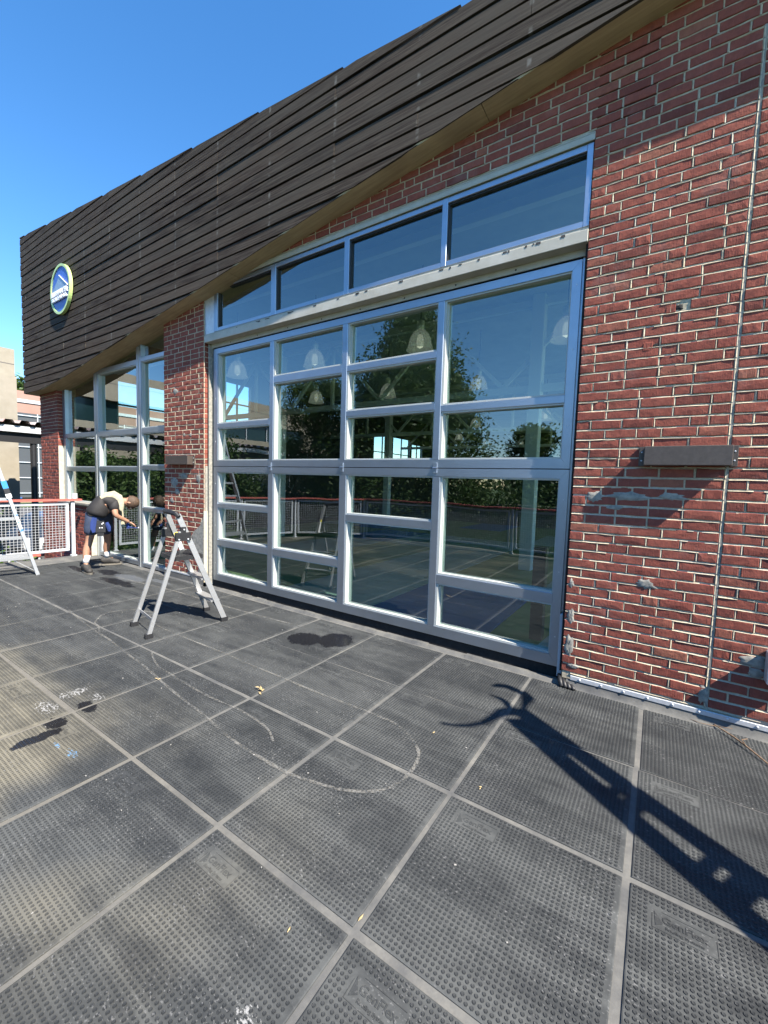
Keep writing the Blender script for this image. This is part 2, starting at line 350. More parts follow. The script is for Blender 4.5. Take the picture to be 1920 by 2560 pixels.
# pads
SX, SY, GX, GY = .793, .8176, -1.600, -2.540
PW, PH = .764, .787
def pad_meshes():
    slab = MB(); n = 10; t = 0.0; e = .004
    pts0 = [(-PW/2,-PH/2),(PW/2,-PH/2),(PW/2,PH/2),(-PW/2,PH/2)]
    pts1 = [(-PW/2+e,-PH/2+e),(PW/2-e,-PH/2+e),(PW/2-e,PH/2-e),(-PW/2+e,PH/2-e)]
    slab.add([(a,b,-.006) for a,b in pts0]+[(a,b,-.0015) for a,b in pts0]+[(a,b,0) for a,b in pts1], [(8,9,10,11)]+[(i,(i+1)%4,(i+1)%4+4,i+4) for i in range(4)]+[(i+4,(i+1)%4+4,(i+1)%4+8,i+8) for i in range(4)])
    st = MB(); p = .0190; rr = 0; y = -PH/2+.014
    lx0, lx1, ly0, ly1 = -PW/2+.075, -PW/2+.27, PH/2-.155, PH/2-.075
    while y < PH/2-.012:
        xx = -PW/2 + .0155 + 0
        while xx < PW/2-.012:
            if not (lx0-.008 < xx < lx1+.008 and ly0-.008 < y < ly1+.008):
                vs = [];
                for (r_, z) in ((.0068, 0), (.0058, .0031), (.0032, .0023)):
                    for j in range(7): a = 2*math.pi*j/7+.2; vs.append((xx+r_*math.cos(a), y+r_*math.sin(a), z))
                st.add(vs, [tuple(range(14,21))]+[(i*7+j, i*7+(j+1)%7, (i+1)*7+(j+1)%7, (i+1)*7+j) for i in (0,1) for j in range(7)])
            xx += p
        y += p; rr += 1
    return slab.mesh('pad_slab'), st.mesh('studs'), (lx0, lx1, ly0, ly1)
slab_me, stud_me, LB = pad_meshes()
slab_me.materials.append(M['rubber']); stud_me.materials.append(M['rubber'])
def text_mesh(s, size, extrude, name, mat_, align='LEFT', bold=0.0):
    cu = bpy.data.curves.new(name, 'FONT'); cu.body = s; cu.size = size; cu.extrude = extrude; cu.align_x = align; cu.offset = bold; cu.resolution_u = 3
    o = bpy.data.objects.new('t', cu); COL.objects.link(o); bpy.context.view_layer.update()
    me = bpy.data.meshes.new_from_object(o.evaluated_get(bpy.context.evaluated_depsgraph_get())); bpy.data.objects.remove(o)
    me.name = name; me.materials.clear(); me.materials.append(mat_); return me
def join_meshes(parts, name, mat_):
    b = MB()
    for me, off in parts:
        b.add([(v.co.x+off[0], v.co.y+off[1], v.co.z+off[2]) for v in me.vertices], [tuple(p_.vertices) for p_ in me.polygons])
    r = b.mesh(name); r.materials.append(mat_); return r
t1 = text_mesh('GenFlex', .041, .0008, 'a', M['rubber'], bold=.0006); t2 = text_mesh('Roofing Systems', .0175, .0009, 'b', M['rubber'], bold=.0003)
lx0, lx1, ly0, ly1 = LB
lg = MB()
lg.bar((lx0,ly0,.0008),(lx1,ly0,.0008),.002,.0016).bar((lx0+.03,ly1,.0008),(lx1-.01,ly1,.0008),.002,.0016).bar((lx1,ly0,.0008),(lx1,ly1-.01,.0008),.002,.0016).bar((lx0,ly0,.0008),(lx0,ly1-.02,.0008),.002,.0016)
lg.flat([(lx0+.006,ly1-.008),(lx0+.010,ly0+.012),(lx0+.034,ly0+.030)], 0, .0018)
logo_me = join_meshes([(t1, (lx0+.030, ly0+.036, .0011)), (t2, (lx0+.040, ly0+.012, .0009)), (lg.mesh('x'), (0,0,0))], 'embossed_logo', M['rubber'])
def in_deck(x, y):
    return x > -9.45 and y > -6.0 + (0 if x > -7 else (-7-x)*1.05) * 1.0
for i in range(-10, 8):
    for j in range(-4, 3):
        cx = GX + SX*(i+.5); cy = GY + SY*(j+.5)
        if j == 2: cy = (-.905-.100)/2 + .0 - .012
        if cx+.38 > 4.9 or cx-.38 < -9.42 or not in_deck(cx-.3, cy-.3): continue
        rz = U(-.007, .007)
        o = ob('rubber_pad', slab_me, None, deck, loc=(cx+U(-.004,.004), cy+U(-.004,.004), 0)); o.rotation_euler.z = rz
        s_ = ob('studs', stud_me, None, o, kind='stuff'); l_ = ob('embossed_logo', logo_me, None, o)
for (x0, y0) in ((-9.40,-.9), (-9.40,-1.7)):
    pass

# pale broken lines laid as thin ribbons over the pads
def pale_ribbon():
    m = bpy.data.materials.new('pale_ribbon'); m.use_nodes = True; n = N(m); P_ = n.pos()
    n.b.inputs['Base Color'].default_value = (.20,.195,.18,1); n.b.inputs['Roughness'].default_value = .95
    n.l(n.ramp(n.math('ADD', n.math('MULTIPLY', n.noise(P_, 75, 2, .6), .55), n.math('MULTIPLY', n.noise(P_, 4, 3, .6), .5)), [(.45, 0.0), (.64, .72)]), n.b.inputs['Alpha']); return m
M['pale_ribbon'] = pale_ribbon()
def ribbon(pts, wd, name='pale_line', z=.0042):
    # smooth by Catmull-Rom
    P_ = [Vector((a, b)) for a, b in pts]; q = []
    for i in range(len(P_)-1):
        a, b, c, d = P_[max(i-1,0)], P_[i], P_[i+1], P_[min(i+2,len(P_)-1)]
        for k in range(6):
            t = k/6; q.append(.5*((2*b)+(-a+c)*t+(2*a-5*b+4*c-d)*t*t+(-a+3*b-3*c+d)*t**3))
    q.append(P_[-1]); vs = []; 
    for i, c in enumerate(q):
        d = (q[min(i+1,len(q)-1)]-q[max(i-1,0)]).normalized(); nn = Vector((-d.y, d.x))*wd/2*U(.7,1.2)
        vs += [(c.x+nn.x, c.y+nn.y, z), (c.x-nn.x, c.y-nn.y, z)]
    MB().add(vs, [(2*i, 2*i+1, 2*i+3, 2*i+2) for i in range(len(q)-1)]).build(name, M['pale_ribbon'], deck)
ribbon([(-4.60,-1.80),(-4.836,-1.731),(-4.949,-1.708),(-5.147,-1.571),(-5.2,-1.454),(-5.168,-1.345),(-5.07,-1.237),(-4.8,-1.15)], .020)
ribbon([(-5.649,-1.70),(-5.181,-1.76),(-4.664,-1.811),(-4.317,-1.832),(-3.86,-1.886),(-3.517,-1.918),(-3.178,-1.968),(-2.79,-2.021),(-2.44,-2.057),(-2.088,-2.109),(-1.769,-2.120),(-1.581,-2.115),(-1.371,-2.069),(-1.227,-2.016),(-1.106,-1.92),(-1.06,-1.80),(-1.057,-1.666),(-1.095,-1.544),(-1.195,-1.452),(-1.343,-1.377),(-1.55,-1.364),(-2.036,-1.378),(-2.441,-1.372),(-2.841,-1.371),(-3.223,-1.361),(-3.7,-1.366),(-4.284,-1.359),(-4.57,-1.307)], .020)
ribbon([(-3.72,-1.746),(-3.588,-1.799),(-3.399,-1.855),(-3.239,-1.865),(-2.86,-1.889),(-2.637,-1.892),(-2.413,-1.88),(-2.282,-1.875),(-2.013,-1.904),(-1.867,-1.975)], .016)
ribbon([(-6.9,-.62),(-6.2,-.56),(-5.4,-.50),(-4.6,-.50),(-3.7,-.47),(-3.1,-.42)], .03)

# ------------------------------------------------------------ masonry
FACE = -.090
def soff(x):                                           # underside line of the timber fascia
    pts = [(-12.5,3.28),(-11.8,3.285),(-10.76,3.29),(-10.05,3.369),(-9.2,3.477),(-7.9,3.69),(-4.655,4.16),(-2.05,4.561),(-.33,4.82),(2.0,5.13),(4.5,5.40)]
    for (a, za), (b, zb) in zip(pts, pts[1:]):
        if x <= b: return za + (zb-za)*(x-a)/(b-a)
    return pts[-1][1]
def topl(x): return 6.57 - .1056*(x+11.8)
CH = .0715
def brick_mesh(L, H=.0590, D=.100, jit=.0022, seed=0):
    rnd = random.Random(seed); n = 5; out = []
    ou = lambda a: rnd.uniform(-jit, jit)
    for k in range(n): out.append((-L/2 + L*k/(n-1), -H/2))
    for k in range(n): out.append((L/2 - L*k/(n-1), H/2))
    out = [(x+ou(0), z+ou(0)) for x, z in out]
    k = len(out); b = MB()
    c = .0030
    fr = [(x*(1-2*c/L), rnd.uniform(-.0012,.0012), z*(1-2*c/H)) for x, z in out]
    md = [(x, c, z) for x, z in out]; bk = [(x, D, z) for x, z in out]
    cx = [(L*(.5*q-.5), -.0008+rnd.uniform(-.0015,.0015), rnd.uniform(-.006,.006)) for q in (.5, 1, 1.5)]
    vs = fr+md+bk+cx; F = 3*k
    fs = [(i+k, (i+1)%k+k, (i+1)%k, i)[::-1] for i in range(k)] + [(i+2*k, (i+1)%k+2*k, (i+1)%k+k, i+k)[::-1] for i in range(k)]
    # front fan: bottom verts 0..4, top verts 5..9 (right to left)
    fs += [(0,1,F),(1,2,F+1,F),(2,3,F+2,F+1),(3,4,F+2),(4,5,F+2),(5,6,F+2),(6,7,F+1,F+2),(7,8,F,F+1),(8,9,F),(9,0,F)]
    me = b.add(vs, fs); return me
LEN = {'s': .192, 'h': .092, 'q': .140}
BM = {}
for kk, L in LEN.items():
    BM[kk] = []
    for s_ in range(8):
        mb = brick_mesh(L, seed=s_+len(kk)*13+int(L*1000)); BM[kk].append(mb)
BME = {}
def brick_me(kk, i, far=False):
    if (kk, i, far) not in BME:
        me = BM[kk][i].mesh('brick'); me.materials.append(M['brick_far'] if far else M['brick']); BME[(kk, i, far)] = me
    return BME[(kk, i, far)]
def lay(wall, spans, zs, cut=None, maxn=300, far=False, face=FACE, halves=.10, skip=None, seed=3):
    """running bond; spans = [(x0,x1)], rows z0..z1"""
    rnd = random.Random(seed); cand = []; joints = []; z = zs[0]; row = 0
    while z + CH <= zs[1] + .01:
        zc = z + CH/2
        for (x0, x1) in spans(zc) if callable(spans) else spans:
            x = x0; first = True
            while x < x1 - .03:
                kk = 's'
                if first and row % 2: kk = 'h'
                elif rnd.random() < halves: kk = 'h' if rnd.random() < .7 else 'q'
                L = LEN[kk]; g = .0125 + rnd.uniform(-.002, .003)
                if x + L > x1 - .055:
                    rem = x1 - x
                    if rem < .05: break
                    kk = 'h' if rem < .13 else ('q' if rem < .17 else 's'); sx = rem/LEN[kk]; L = rem
                else: sx = 1.0
                xc = x + L/2; ok = not (skip and skip(xc, zc))
                if ok: cand.append((xc, zc + rnd.uniform(-.0015,.0015), kk, rnd.randrange(8), sx, rnd.uniform(-.003,.003), rnd.uniform(-.006,.006)))
                if ok: joints.append((x+L, x+L+g, zc))
                x += L + g; first = False
        z += CH; row += 1
    def size(c):
        q = px(c[0], face, c[1])
        if not q or not (-20 < q[0] < 1940 and -20 < q[1] < 2580): return 0
        vd = Vector((c[0]-CAM[0], face-CAM[1], c[1]-CAM[2])); return abs(vd.y)/vd.length**3 * (1 if c[2]=='s' else .6)
    cand.sort(key=size, reverse=True)
    if not far:
        mj = MB(); rj = random.Random(seed+100); z = zs[0] - CH*.5
        zr = zs[0]
        while zr <= zs[1] + .02:
            zj = zr - .0065
            for (x0, x1) in (spans(zr) if callable(spans) else spans):
                x = x0+.002; p0 = None
                while x < x1-.004:
                    x2 = min(x + rj.uniform(.035,.07), x1-.001); pj = rj.uniform(-.0012,.0022); dz = rj.uniform(-.0016,.0016)
                    if p0 is None: p0 = (pj, dz)
                    if rj.random() < .93:
                        a, b = p0, (pj, dz)
                        mj.add([(x,face+.0062,zj+.0060+a[1]),(x2,face+.0062,zj+.0060+b[1]),(x2,face-.0005-b[0],zj-.0010+b[1]),(x,face-.0005-a[0],zj-.0010+a[1]),(x2,face+.0064,zj-.0066+b[1]),(x,face+.0064,zj-.0066+a[1])],[(0,3,2,1),(3,5,4,2)])
                    p0 = (pj, dz); x = x2
            zr += CH
        for (xa, xb, zc) in joints:
            pj = rj.uniform(-.0012,.0018); w_ = (xb-xa)/2; xm = (xa+xb)/2
            mj.add([(xm-w_-.001,face+.0064,zc-.031),(xm-w_*.2,face-.0004-pj,zc-.031),(xm+w_+.001,face+.0058,zc-.031),(xm-w_-.001,face+.0064,zc+.031),(xm-w_*.2,face-.0004-pj,zc+.031),(xm+w_+.001,face+.0058,zc+.031)],[(0,1,4,3),(1,2,5,4)])
        mj.build('mortar_joints', M['mortar'], wall, kind='stuff')
    rest = MB()
    for n_, c in enumerate(cand):
        if n_ < maxn and size(c) > 0:
            o = ob('brick', brick_me(c[2], c[3], far), None, wall, loc=(c[0], face+c[5], c[1])); o.scale.x = c[4]; o.rotation_euler.y = c[6]
        else:
            b = BM[c[2]][c[3]]; ca, sa = math.cos(c[6]), math.sin(c[6])
            rest.add([(c[0]+v[0]*c[4]*ca+v[2]*sa, face+c[5]+v[1], c[1]-v[0]*c[4]*sa+v[2]*ca) for v in b.v], b.f)
    if rest.v: rest.build('bricks', M['brick_far'] if far else M['brick'], wall, kind='stuff')
def patch(wall, x, z, rx, rz, mat_='cement', y=None, d=.0032, seed=0):
    rnd = random.Random(seed*31+int(abs(x)*97)); n = 22; pts = []; y = FACE if y is None else y
    b = MB(); outer = []
    for k in range(n):
        a = 2*math.pi*k/n; r = rnd.uniform(.72, 1.15); outer.append((x+rx*r*math.cos(a), z+rz*r*math.sin(a)))
    vs = [(a, y+.003, c) for a, c in outer] + [(x+(a-x)*.8, y-d*.7, z+(c-z)*.8) for a, c in outer] + [(x+(a-x)*.4+rnd.uniform(-.003,.003), y-d-rnd.uniform(0,.003), z+(c-z)*.4) for a, c in outer] + [(x, y-d, z)]
    fs = [(i, (i+1)%n, (i+1)%n+n, i+n) for i in range(n)] + [(i+n, (i+1)%n+n, (i+1)%n+2*n, i+2*n) for i in range(n)] + [(i+2*n, (i+1)%n+2*n, 3*n) for i in range(n)]
    return b.add(vs, fs).build('mortar_or_hole_patch', M[mat_], wall, smooth=True)

# right-hand wall with the gable above the clerestory
wall = empty('brick_wall', 'tall red brick wall right of the big glazed door, running up under the timber fascia', 'wall', loc=(0,0,0))
wx0, wx1 = -.580, 3.2; JX = .355
MB().prism([(wx0+.006,.06),(wx1,.06),(wx1,5.2),(-.2,4.86),(-.2,4.24),(wx0+.006,4.24)], FACE+.0065, .06).build('mortar', M['mortar'], wall)
MB().prism([(-4.6,4.242),(wx0+.006,4.242),(wx0+.006,4.86),(-4.6,4.26)], FACE+.0065, .06).build('mortar', M['mortar'], wall)
def spans_r(z):
    s = []
    if z < 4.244: return [(wx0, JX-.012), (JX+.012, wx1)] 
    xl = -12
    while soff(xl) < z - .10: xl += .05
    xl = max(xl, -4.9)
    if z < 4.50: return [(xl, JX-.012), (JX+.012, wx1)]
    return [(xl, wx1)]
holes = [(-.05,3.05),(.02,2.86),(-.10,2.62)]
lay(wall, spans_r, (.115, 5.0), seed=5, skip=lambda x, z: any(abs(x-a) < .05 and abs(z-b) < .035 for a, b in holes))
for k, (a, b) in enumerate(holes):
    patch(wall, a, b, .030, .022, 'dark', y=FACE+.004, d=.001, seed=k)  # dark patch paints the shade inside the brick hole
    brk = ob('brick', brick_me('h', k), None, wall, loc=(a-.045, FACE, b)); brk.scale.x = .62
jb = MB(); z = .12
while z < 4.5:
    z2 = z + U(.03,.07); dx = U(-.003,.003); jb.box(JX-.007+dx, JX+.006+dx+U(0,.002), FACE+.003, FACE+.012, z, min(z2,4.5)); z = z2
jb.build('movement_joint', M['cement'], wall)
for i, a in enumerate([(-.42,1.535,.07,.045),(-.20,1.55,.15,.035),(.06,1.56,.10,.03),(-.28,1.46,.06,.02),(-.04,.918,.075,.042),(-.535,.576,.030,.075),(-.535,.33,.035,.10),(.33,.20,.03,.07),(.575,.50,.085,.045),(.60,.43,.05,.04),(-.545,.84,.022,.05),(-.50,.175,.05,.02)]):
    patch(wall, *a, seed=i)
# middle pier
pier = empty('brick_pier', 'red brick pier between the two glazed bays, with a pale cement scar at its foot', 'pier')
px0, px1 = -6.510, -5.475
MB().box(px0+.006, px1-.006, FACE+.0065, .22, .05, 4.20).build('mortar', M['mortar'], pier)
lay(pier, [(px0, px1)], (.135, 4.25), seed=11, halves=.14)
# cement scar on the pier corner
scar = [(-5.463,1.04),(-5.463,.135),(-5.60,.135),(-5.58,.363),(-5.64,.50),(-5.733,.646),(-5.767,.724),(-5.70,.79),(-5.647,.825),(-5.56,.88),(-5.512,.96)]
MB().prism(scar, FACE-.007, FACE+.02).build('mortar_or_hole_patch', M['cement'], pier)
MB().box(-5.4755, -5.462, FACE-.005, .10, .135, 1.10).build('limewashed_reveal', M['limewash'], pier)
MB().box(-5.4755, -5.4665, FACE+.02, .10, 1.10, 1.75).build('limewashed_reveal', M['cement'], pier)
for i, a in enumerate([(-6.19,2.86,.07,.055),(-5.96,2.21,.035,.03),(-5.80,2.20,.03,.03),(-6.24,1.50,.10,.08),(-6.16,1.36,.07,.05),(-5.99,1.60,.10,.045),(-5.60,1.57,.07,.07),(-6.30,1.22,.06,.05)]):
    patch(pier, *a, seed=40+i, d=.004)
# far corner pier and the low wall under the left bay
pier3 = empty('brick_pier', 'narrow red brick corner pier at the far left end of the facade', 'pier')
MB().box(-11.570, -10.640, FACE+.0065, .25, -1.5, 3.4).build('mortar', M['mortar'], pier3)
lay(pier3, [(-11.576, -10.634)], (-1.49, 3.35), far=True, seed=21, halves=.2)
MB().box(-10.6335, -10.624, FACE, .06, -.2, 2.15).build('limewashed_reveal', M['limewash'], pier3)
low = empty('low_brick_wall', 'low red brick wall with a grey sill under the leftmost window, behind the railing end', 'wall')
MB().box(-10.62, -9.152, FACE+.0065, .10, -1.5, .965).build('mortar', M['mortar'], low)
lay(low, [(-10.618, -9.146)], (-1.49, .965), far=True, seed=23, halves=.2)
MB().cbox(-10.63, -9.12, -.125, .03, .965, 1.005).build('sill', M['cement'], low)
MB().box(-9.1455, -9.135, FACE-.003, .05, -.006, .964).build('limewashed_reveal', M['limewash'], low)

# termination bar and flashing along the right wall
fl = MB(); n = 40
for i in range(n):
    a = wx0 + .04 + (3.15-wx0)*i/n; b = wx0 + .04 + (3.15-wx0)*(i+1)/n; k0 = .003*math.sin(i*1.9); k1 = .003*math.sin((i+1)*1.9)
    fl.add([(a,-.130+k0,-.004),(b,-.130+k1,-.004),(b,-.108+k1,.014),(a,-.108+k0,.014),(b,-.0985,.062),(a,-.0985,.062)], [(0,1,2,3),(3,2,4,5)])
fl.build('flashing', M['membrane'], deck, smooth=True)
tb = empty('termination_bar', 'long pale aluminium bar screwed along the foot of the right brick wall', 'metal bar')
MB().cbox(wx0+.07, 3.15, -.104, -.0935, .062, .098, .003).build('bar', M['galv'], tb)
x = wx0 + .14
while x < 3.1:
    MB().lathe([(0,-.006),(.007,-.005),(.009,-.001),(.009,0)], (x, -.1045, .080), 8, 'y').build('screw', M['galv'], tb, smooth=True); x += .152
tb2 = MB().cbox(-6.505, -5.47, -.104, -.0935, .10, .125, .003).build('termination_bar', M['galv']); tag(tb2, 'short aluminium bar along the foot of the middle brick pier', 'metal bar')
f2 = MB().add([(-6.505,-.135,-.004),(-5.46,-.135,-.004),(-5.46,-.11,.02),(-6.505,-.11,.02),(-5.46,-.0985,.105),(-6.505,-.0985,.105)], [(0,1,2,3),(3,2,4,5)]).build('flashing', M['membrane'], deck)
# crumpled membrane corner at the door foot
cm = MB()
for k in range(4):
    cm.tube([(-.60+k*.028,-.05,.06-k*.012),(-.585+k*.03,-.10,.045-k*.01),(-.56+k*.03,-.15,.012)], [.016,.018,.014], 7)
cm.build('membrane_corner', M['black'], deck, smooth=True)

# ------------------------------------------------------------ timber fascia
fas = empty('timber_fascia', 'long tapering fascia of dark weathered horizontal boards above the brick and glass facade', 'cladding')
PIT = .1304; FY = -.300
def clip(poly, f):                                      # keep points where f(x,z) >= 0
    out = []
    for i in range(len(poly)):
        a, b = poly[i], poly[(i+1)%len(poly)]; fa, fb = f(*a), f(*b)
        if fa >= 0: out.append(a)
        if (fa >= 0) != (fb >= 0):
            lo, hi = 0.0, 1.0
            for _ in range(18):
                mid = (lo+hi)/2; v = f(a[0]+(b[0]-a[0])*mid, a[1]+(b[1]-a[1])*mid)
                if (v >= 0) == (fa >= 0): lo = mid
                else: hi = mid
            out.append((a[0]+(b[0]-a[0])*lo, a[1]+(b[1]-a[1])*lo))
    return out
rr = random.Random(4)
for k in range(26):
    z0 = 3.288 + k*PIT; z1 = z0 + PIT - .019
    x = -11.80 + rr.uniform(-.012, .012); first = True
    while x < 3.6:
        L = .956*rr.choice((3,4,4,5,5)) ; x2 = x + L if not first else -12.03+.478+.956*rr.choice((2,3,4,5)); first = False
        x2 = min(x2, 3.6)
        nseg = max(2, int((x2-x-.004)/.35)); xs = [x + (x2-.004-x)*i/nseg for i in range(nseg+1)]
        ph = rr.uniform(0, 9); j0 = rr.uniform(-.004,.004)
        lowz = lambda q, ph=ph: z0 + .0018*math.sin(q*1.9+ph); hiz = lambda q, ph=ph: z1 + .0018*math.sin(q*1.6+ph*2)
        poly = [(q, lowz(q)) for q in xs] + [(q, hiz(q)) for q in reversed(xs)]
        poly = clip(poly, lambda a, b: b - soff(a) + 1e-5)
        # ragged top: each board runs on until the slope reaches its middle, cut to a soft curve
        if len(poly) > 2: poly = clip(poly, lambda a, b: topl(a) + .010*math.sin(a*1.4+k) - b)
        if len(poly) > 2:
            yo = FY + rr.uniform(-.004,.004); bb = MB(); n = len(poly); c = .005
            zc = (z0+z1)/2
            vs = [(a, yo + (.004 if b > zc else 0) , b) for a, b in poly]   # foot of the board stands proud
            vs2 = [(a, yo+.028, b) for a, b in poly]
            bb.add(vs+vs2, [tuple(range(n)), tuple(range(2*n-1, n-1, -1))] + [(i, i+n, (i+1)%n+n, (i+1)%n) for i in range(n)])
            bb.build('board', M['wood'], fas)
        x = x2
bk = [(-11.77,3.30)] + [(q*.5-11.0, soff(q*.5-11.0)+.012) for q in range(0, 30)] + [(3.6, soff(3.6)+.012), (3.6, topl(3.6)-.06), (-11.77, topl(-11.77)-.07)]
MB().prism(bk, FY+.034, FY+.050).build('backing', M['backing'], fas)
segs = [(-11.80,-7.46),(-7.455,-4.69),(-4.685,-1.41),(-1.405,3.5)]
for a, b in segs:
    n = max(4, int((b-a)/.25)); bb = MB(); xs = [a+(b-a)*i/n for i in range(n+1)]
    vs = []
    for q in xs: s_ = soff(q); vs += [(q, FY+.010, s_+.0), (q, FACE+.22, s_-.005), (q, FACE+.22, s_+.013), (q, FY+.010, s_+.018)]
    fs = [(4*i+j, 4*i+(j+1)%4, 4*i+4+(j+1)%4, 4*i+4+j) for i in range(n) for j in range(4)] + [(0,1,2,3),(4*n+3,4*n+2,4*n+1,4*n)]
    bb.add(vs, fs).build('soffit_board', M['soffit'], fas)
MB().box(-11.795,-11.765, FY+.03, .2, 3.30, 6.48).build('end_board', M['wood'], fas)

# round sign on the fascia
sign = empty('round_sign', 'round blue sign with lime rim, grey mountain and white lettering on the dark fascia', 'sign', loc=(-9.58, FY-.01, 5.00))
SRX, SRZ = .455, .44
def disc(r0, r1, y0, y1, n=56):
    b = MB(); vs = []
    for (r, y) in ((r1, y1), (r1, y0), (r0, y0), (r0, y1)):
        for j in range(n): a = 2*math.pi*j/n; vs.append((r*math.cos(a), y, r*math.sin(a)))
    return b.add(vs, [(i*n+j, i*n+(j+1)%n, (i+1)*n+(j+1)%n, (i+1)*n+j) for i in range(3) for j in range(n)])
M['lime'] = mat('lime_rim', (.50,.66,.24), .35); M['signblue'] = noisy('sign_blue', (.035,.10,.42), (.045,.12,.46), 6, .4)
M['signwhite'] = mat('sign_white', (.85,.87,.9), .4); M['signgrey'] = noisy('sign_grey', (.22,.30,.38), (.30,.38,.46), 9, .35, .3)
disc(.405, .448, -.050, 0).build('rim', M['lime'], sign, smooth=False)
MB().lathe([(0,0),(.406,0),(.406,.03)], (0,-.036,0), 56, 'y').build('face', M['signblue'], sign)
MB().prism([(-.36,.0),(-.02,.245),(.36,.0)], -.046, -.037).build('mountain', M['signgrey'], sign)
MB().bar((-.02,-.050,.252),(.36,-.050,.002),.014,.012,(0,1,0)).bar((-.35,-.050,-.004),(.36,-.050,-.004),.006,.012,(0,1,0)).build('ridge_line', M['signwhite'], sign)
for s_, sz, zz in (('BLUSHWATER', .112, -.105), ('SCREENING', .092, -.195)):
    me = text_mesh(s_, sz, .012, 'lettering', M['signwhite'], 'CENTER', .004)
    wd = max(v.co.x for v in me.vertices)-min(v.co.x for v in me.vertices); o = ob('lettering', me, None, sign, loc=(0,-.058,zz)); o.rotation_euler.x = math.pi/2; o.scale.x = .72/wd if sz > .1 else .66/wd

# ------------------------------------------------------------ glazed door
def member(b, x0, x1, z0, z1, y0=0.0, y1=.055):
    b.cbox(x0, x1, y0, y1, z0, z1, .0035)
def sash(root, name, X, Z, verts, rails, wst=(.091,.071), wtb=(.07,.09)):
    """frame + mullions + rails + beads + panes. verts: list of (x0,x1). rails: per column [(z0,z1)]"""
    fr = MB(); x0, x1 = X; z0, z1 = Z; ls, rs = wst; tp, bt = wtb
    cols = []; xa = x0 + ls
    # mitred outer frame
    for poly in ([(x0,z1),(x1,z1),(x1-rs,z1-tp),(x0+ls,z1-tp)], [(x0,z0),(x0+ls,z0+bt),(x1-rs,z0+bt),(x1,z0)],
                 [(x0,z0),(x0,z1),(x0+ls,z1-tp),(x0+ls,z0+bt)], [(x1,z0),(x1-rs,z0+bt),(x1-rs,z1-tp),(x1,z1)]):
        cx = sum(p_[0] for p_ in poly)/4; cz = sum(p_[1] for p_ in poly)/4
        pp = [(a+(cx-a)*.0004, c+(cz-c)*.0004) for a, c in poly]
        MB().prism(pp, 0, .06).build('frame', M['alu'], root)
    for a, b in verts:
        MB().cbox(a, b, .0015, .058, z0+bt, z1-tp, .003).build('mullion', M['alu'], root); cols.append((xa, a)); xa = b
    cols.append((xa, x1-rs))
    for (a, b), rl in zip(cols, rails):
        zz = z0 + bt; cells = []
        for (r0, r1) in rl:
            MB().cbox(a, b, .003, .056, r0, r1, .003).build('rail', M['alu'], root); cells.append((zz, r0)); zz = r1
        cells.append((zz, z1-tp))
        for (c0, c1) in cells: glaze(root, a, b, c0, c1)
def glaze(root, a, b, c0, c1, y=.062, bw=.020):
    bd = MB(); bd.box(a-.002, a+bw, .012, y+.03, c0, c1).box(b-bw*.5, b+.002, .012, y+.03, c0, c1).box(a+bw, b-bw*.5, .012, y+.03, c0-.002, c0+bw*.8).box(a+bw, b-bw*.5, .012, y+.03, c1-bw*.7, c1+.002)
    bd.box(a+bw, a+bw+.010, .045, y+.06, c0+bw*.8, c1-bw*.7)
    bd.build('glazing_bead', M['bead'], root)
    yj = U(-.0006, .0006)
    MB().add([(a+bw*.8, y-yj, c0+bw*.6),(b-bw*.3, y+yj, c0+bw*.6),(b-bw*.3, y+yj*1.5, c1-bw*.5),(a+bw*.8, y-yj*.6, c1-bw*.5)], [(0,1,2,3)]).build('pane', M['glass'], root)
door = empty('glazed_bifold_door', 'large aluminium hangar style door of many unequal glass panes between brick wall and pier', 'door')
sash(door, 'upper', (-5.376,-.6286), (1.753,3.385), [(-4.212,-4.143),(-3.035,-2.965),(-1.87,-1.805)],
     [[(2.287,2.350)], [(2.795,2.880)], [(2.308,2.371),(2.800,2.864)], [(2.284,2.347)]], (.088,.068), (.070,.078))
sash(door, 'lower', (-5.376,-.6286), (.100,1.745), [(-4.224,-4.131),(-3.033,-2.940),(-1.857,-1.782)],
     [[(.617,.702),(1.164,1.227)], [(.614,.698)], [(1.151,1.226)], [(.623,.713)]], (.090,.070), (.075,.092))
MB().box(-5.37, -.635, .012, .05, 1.7455, 1.7525).build('seal', M['dark'], door)
MB().box(-5.40, -.61, .02, .10, .0, .099).build('bottom_seal', M['dark'], door)
MB().cbox(-.626, -.586, -.030, .06, .03, .56, .004).build('side_channel', M['white_metal'], door)
MB().box(-.6275, -.600, .02, .10, .57, 3.48).build('jamb', M['alu'], door)
MB().box(-.599, -.585, -.06, .10, .10, 3.46).build('jamb_seal', M['dark'], door)
MB().box(-5.442, -5.425, -.04, .10, .02, 3.48).build('jamb', M['cement'], door)
MB().box(-5.424, -5.378, .03, .10, .02, 3.48).build('jamb_seal', M['dark'], door)
for xh in (-4.178, -3.0, -1.835):
    hg_ = MB().cbox(xh-.022, xh+.022, -.010, .004, 1.70, 1.80, .002); hg_.tube([(xh-.024,-.012,1.7495),(xh+.024,-.012,1.7495)], .006, 8); hg_.build('hinge', M['alu'], door)
for zs_ in (.35, .9, 1.5, 2.1, 2.7, 3.2):
    for xs_ in (-5.335, -.660): MB().lathe([(0,-.003),(.005,-.002),(.006,0)], (xs_, -.0005, zs_), 8, 'y').build('screw', M['galv'], door)
for zc in (.215, 1.86):                                     # triangular gussets in the pane corners
    MB().prism([(-.72,zc-.02),(-.72,zc+.11),(-.83,zc-.02)], .085, .093).build('gusset', M['bead'], door)
    MB().prism([(-5.26,zc-.02),(-5.15,zc-.02),(-5.26,zc+.13)], .085, .093).build('gusset', M['bead'], door)
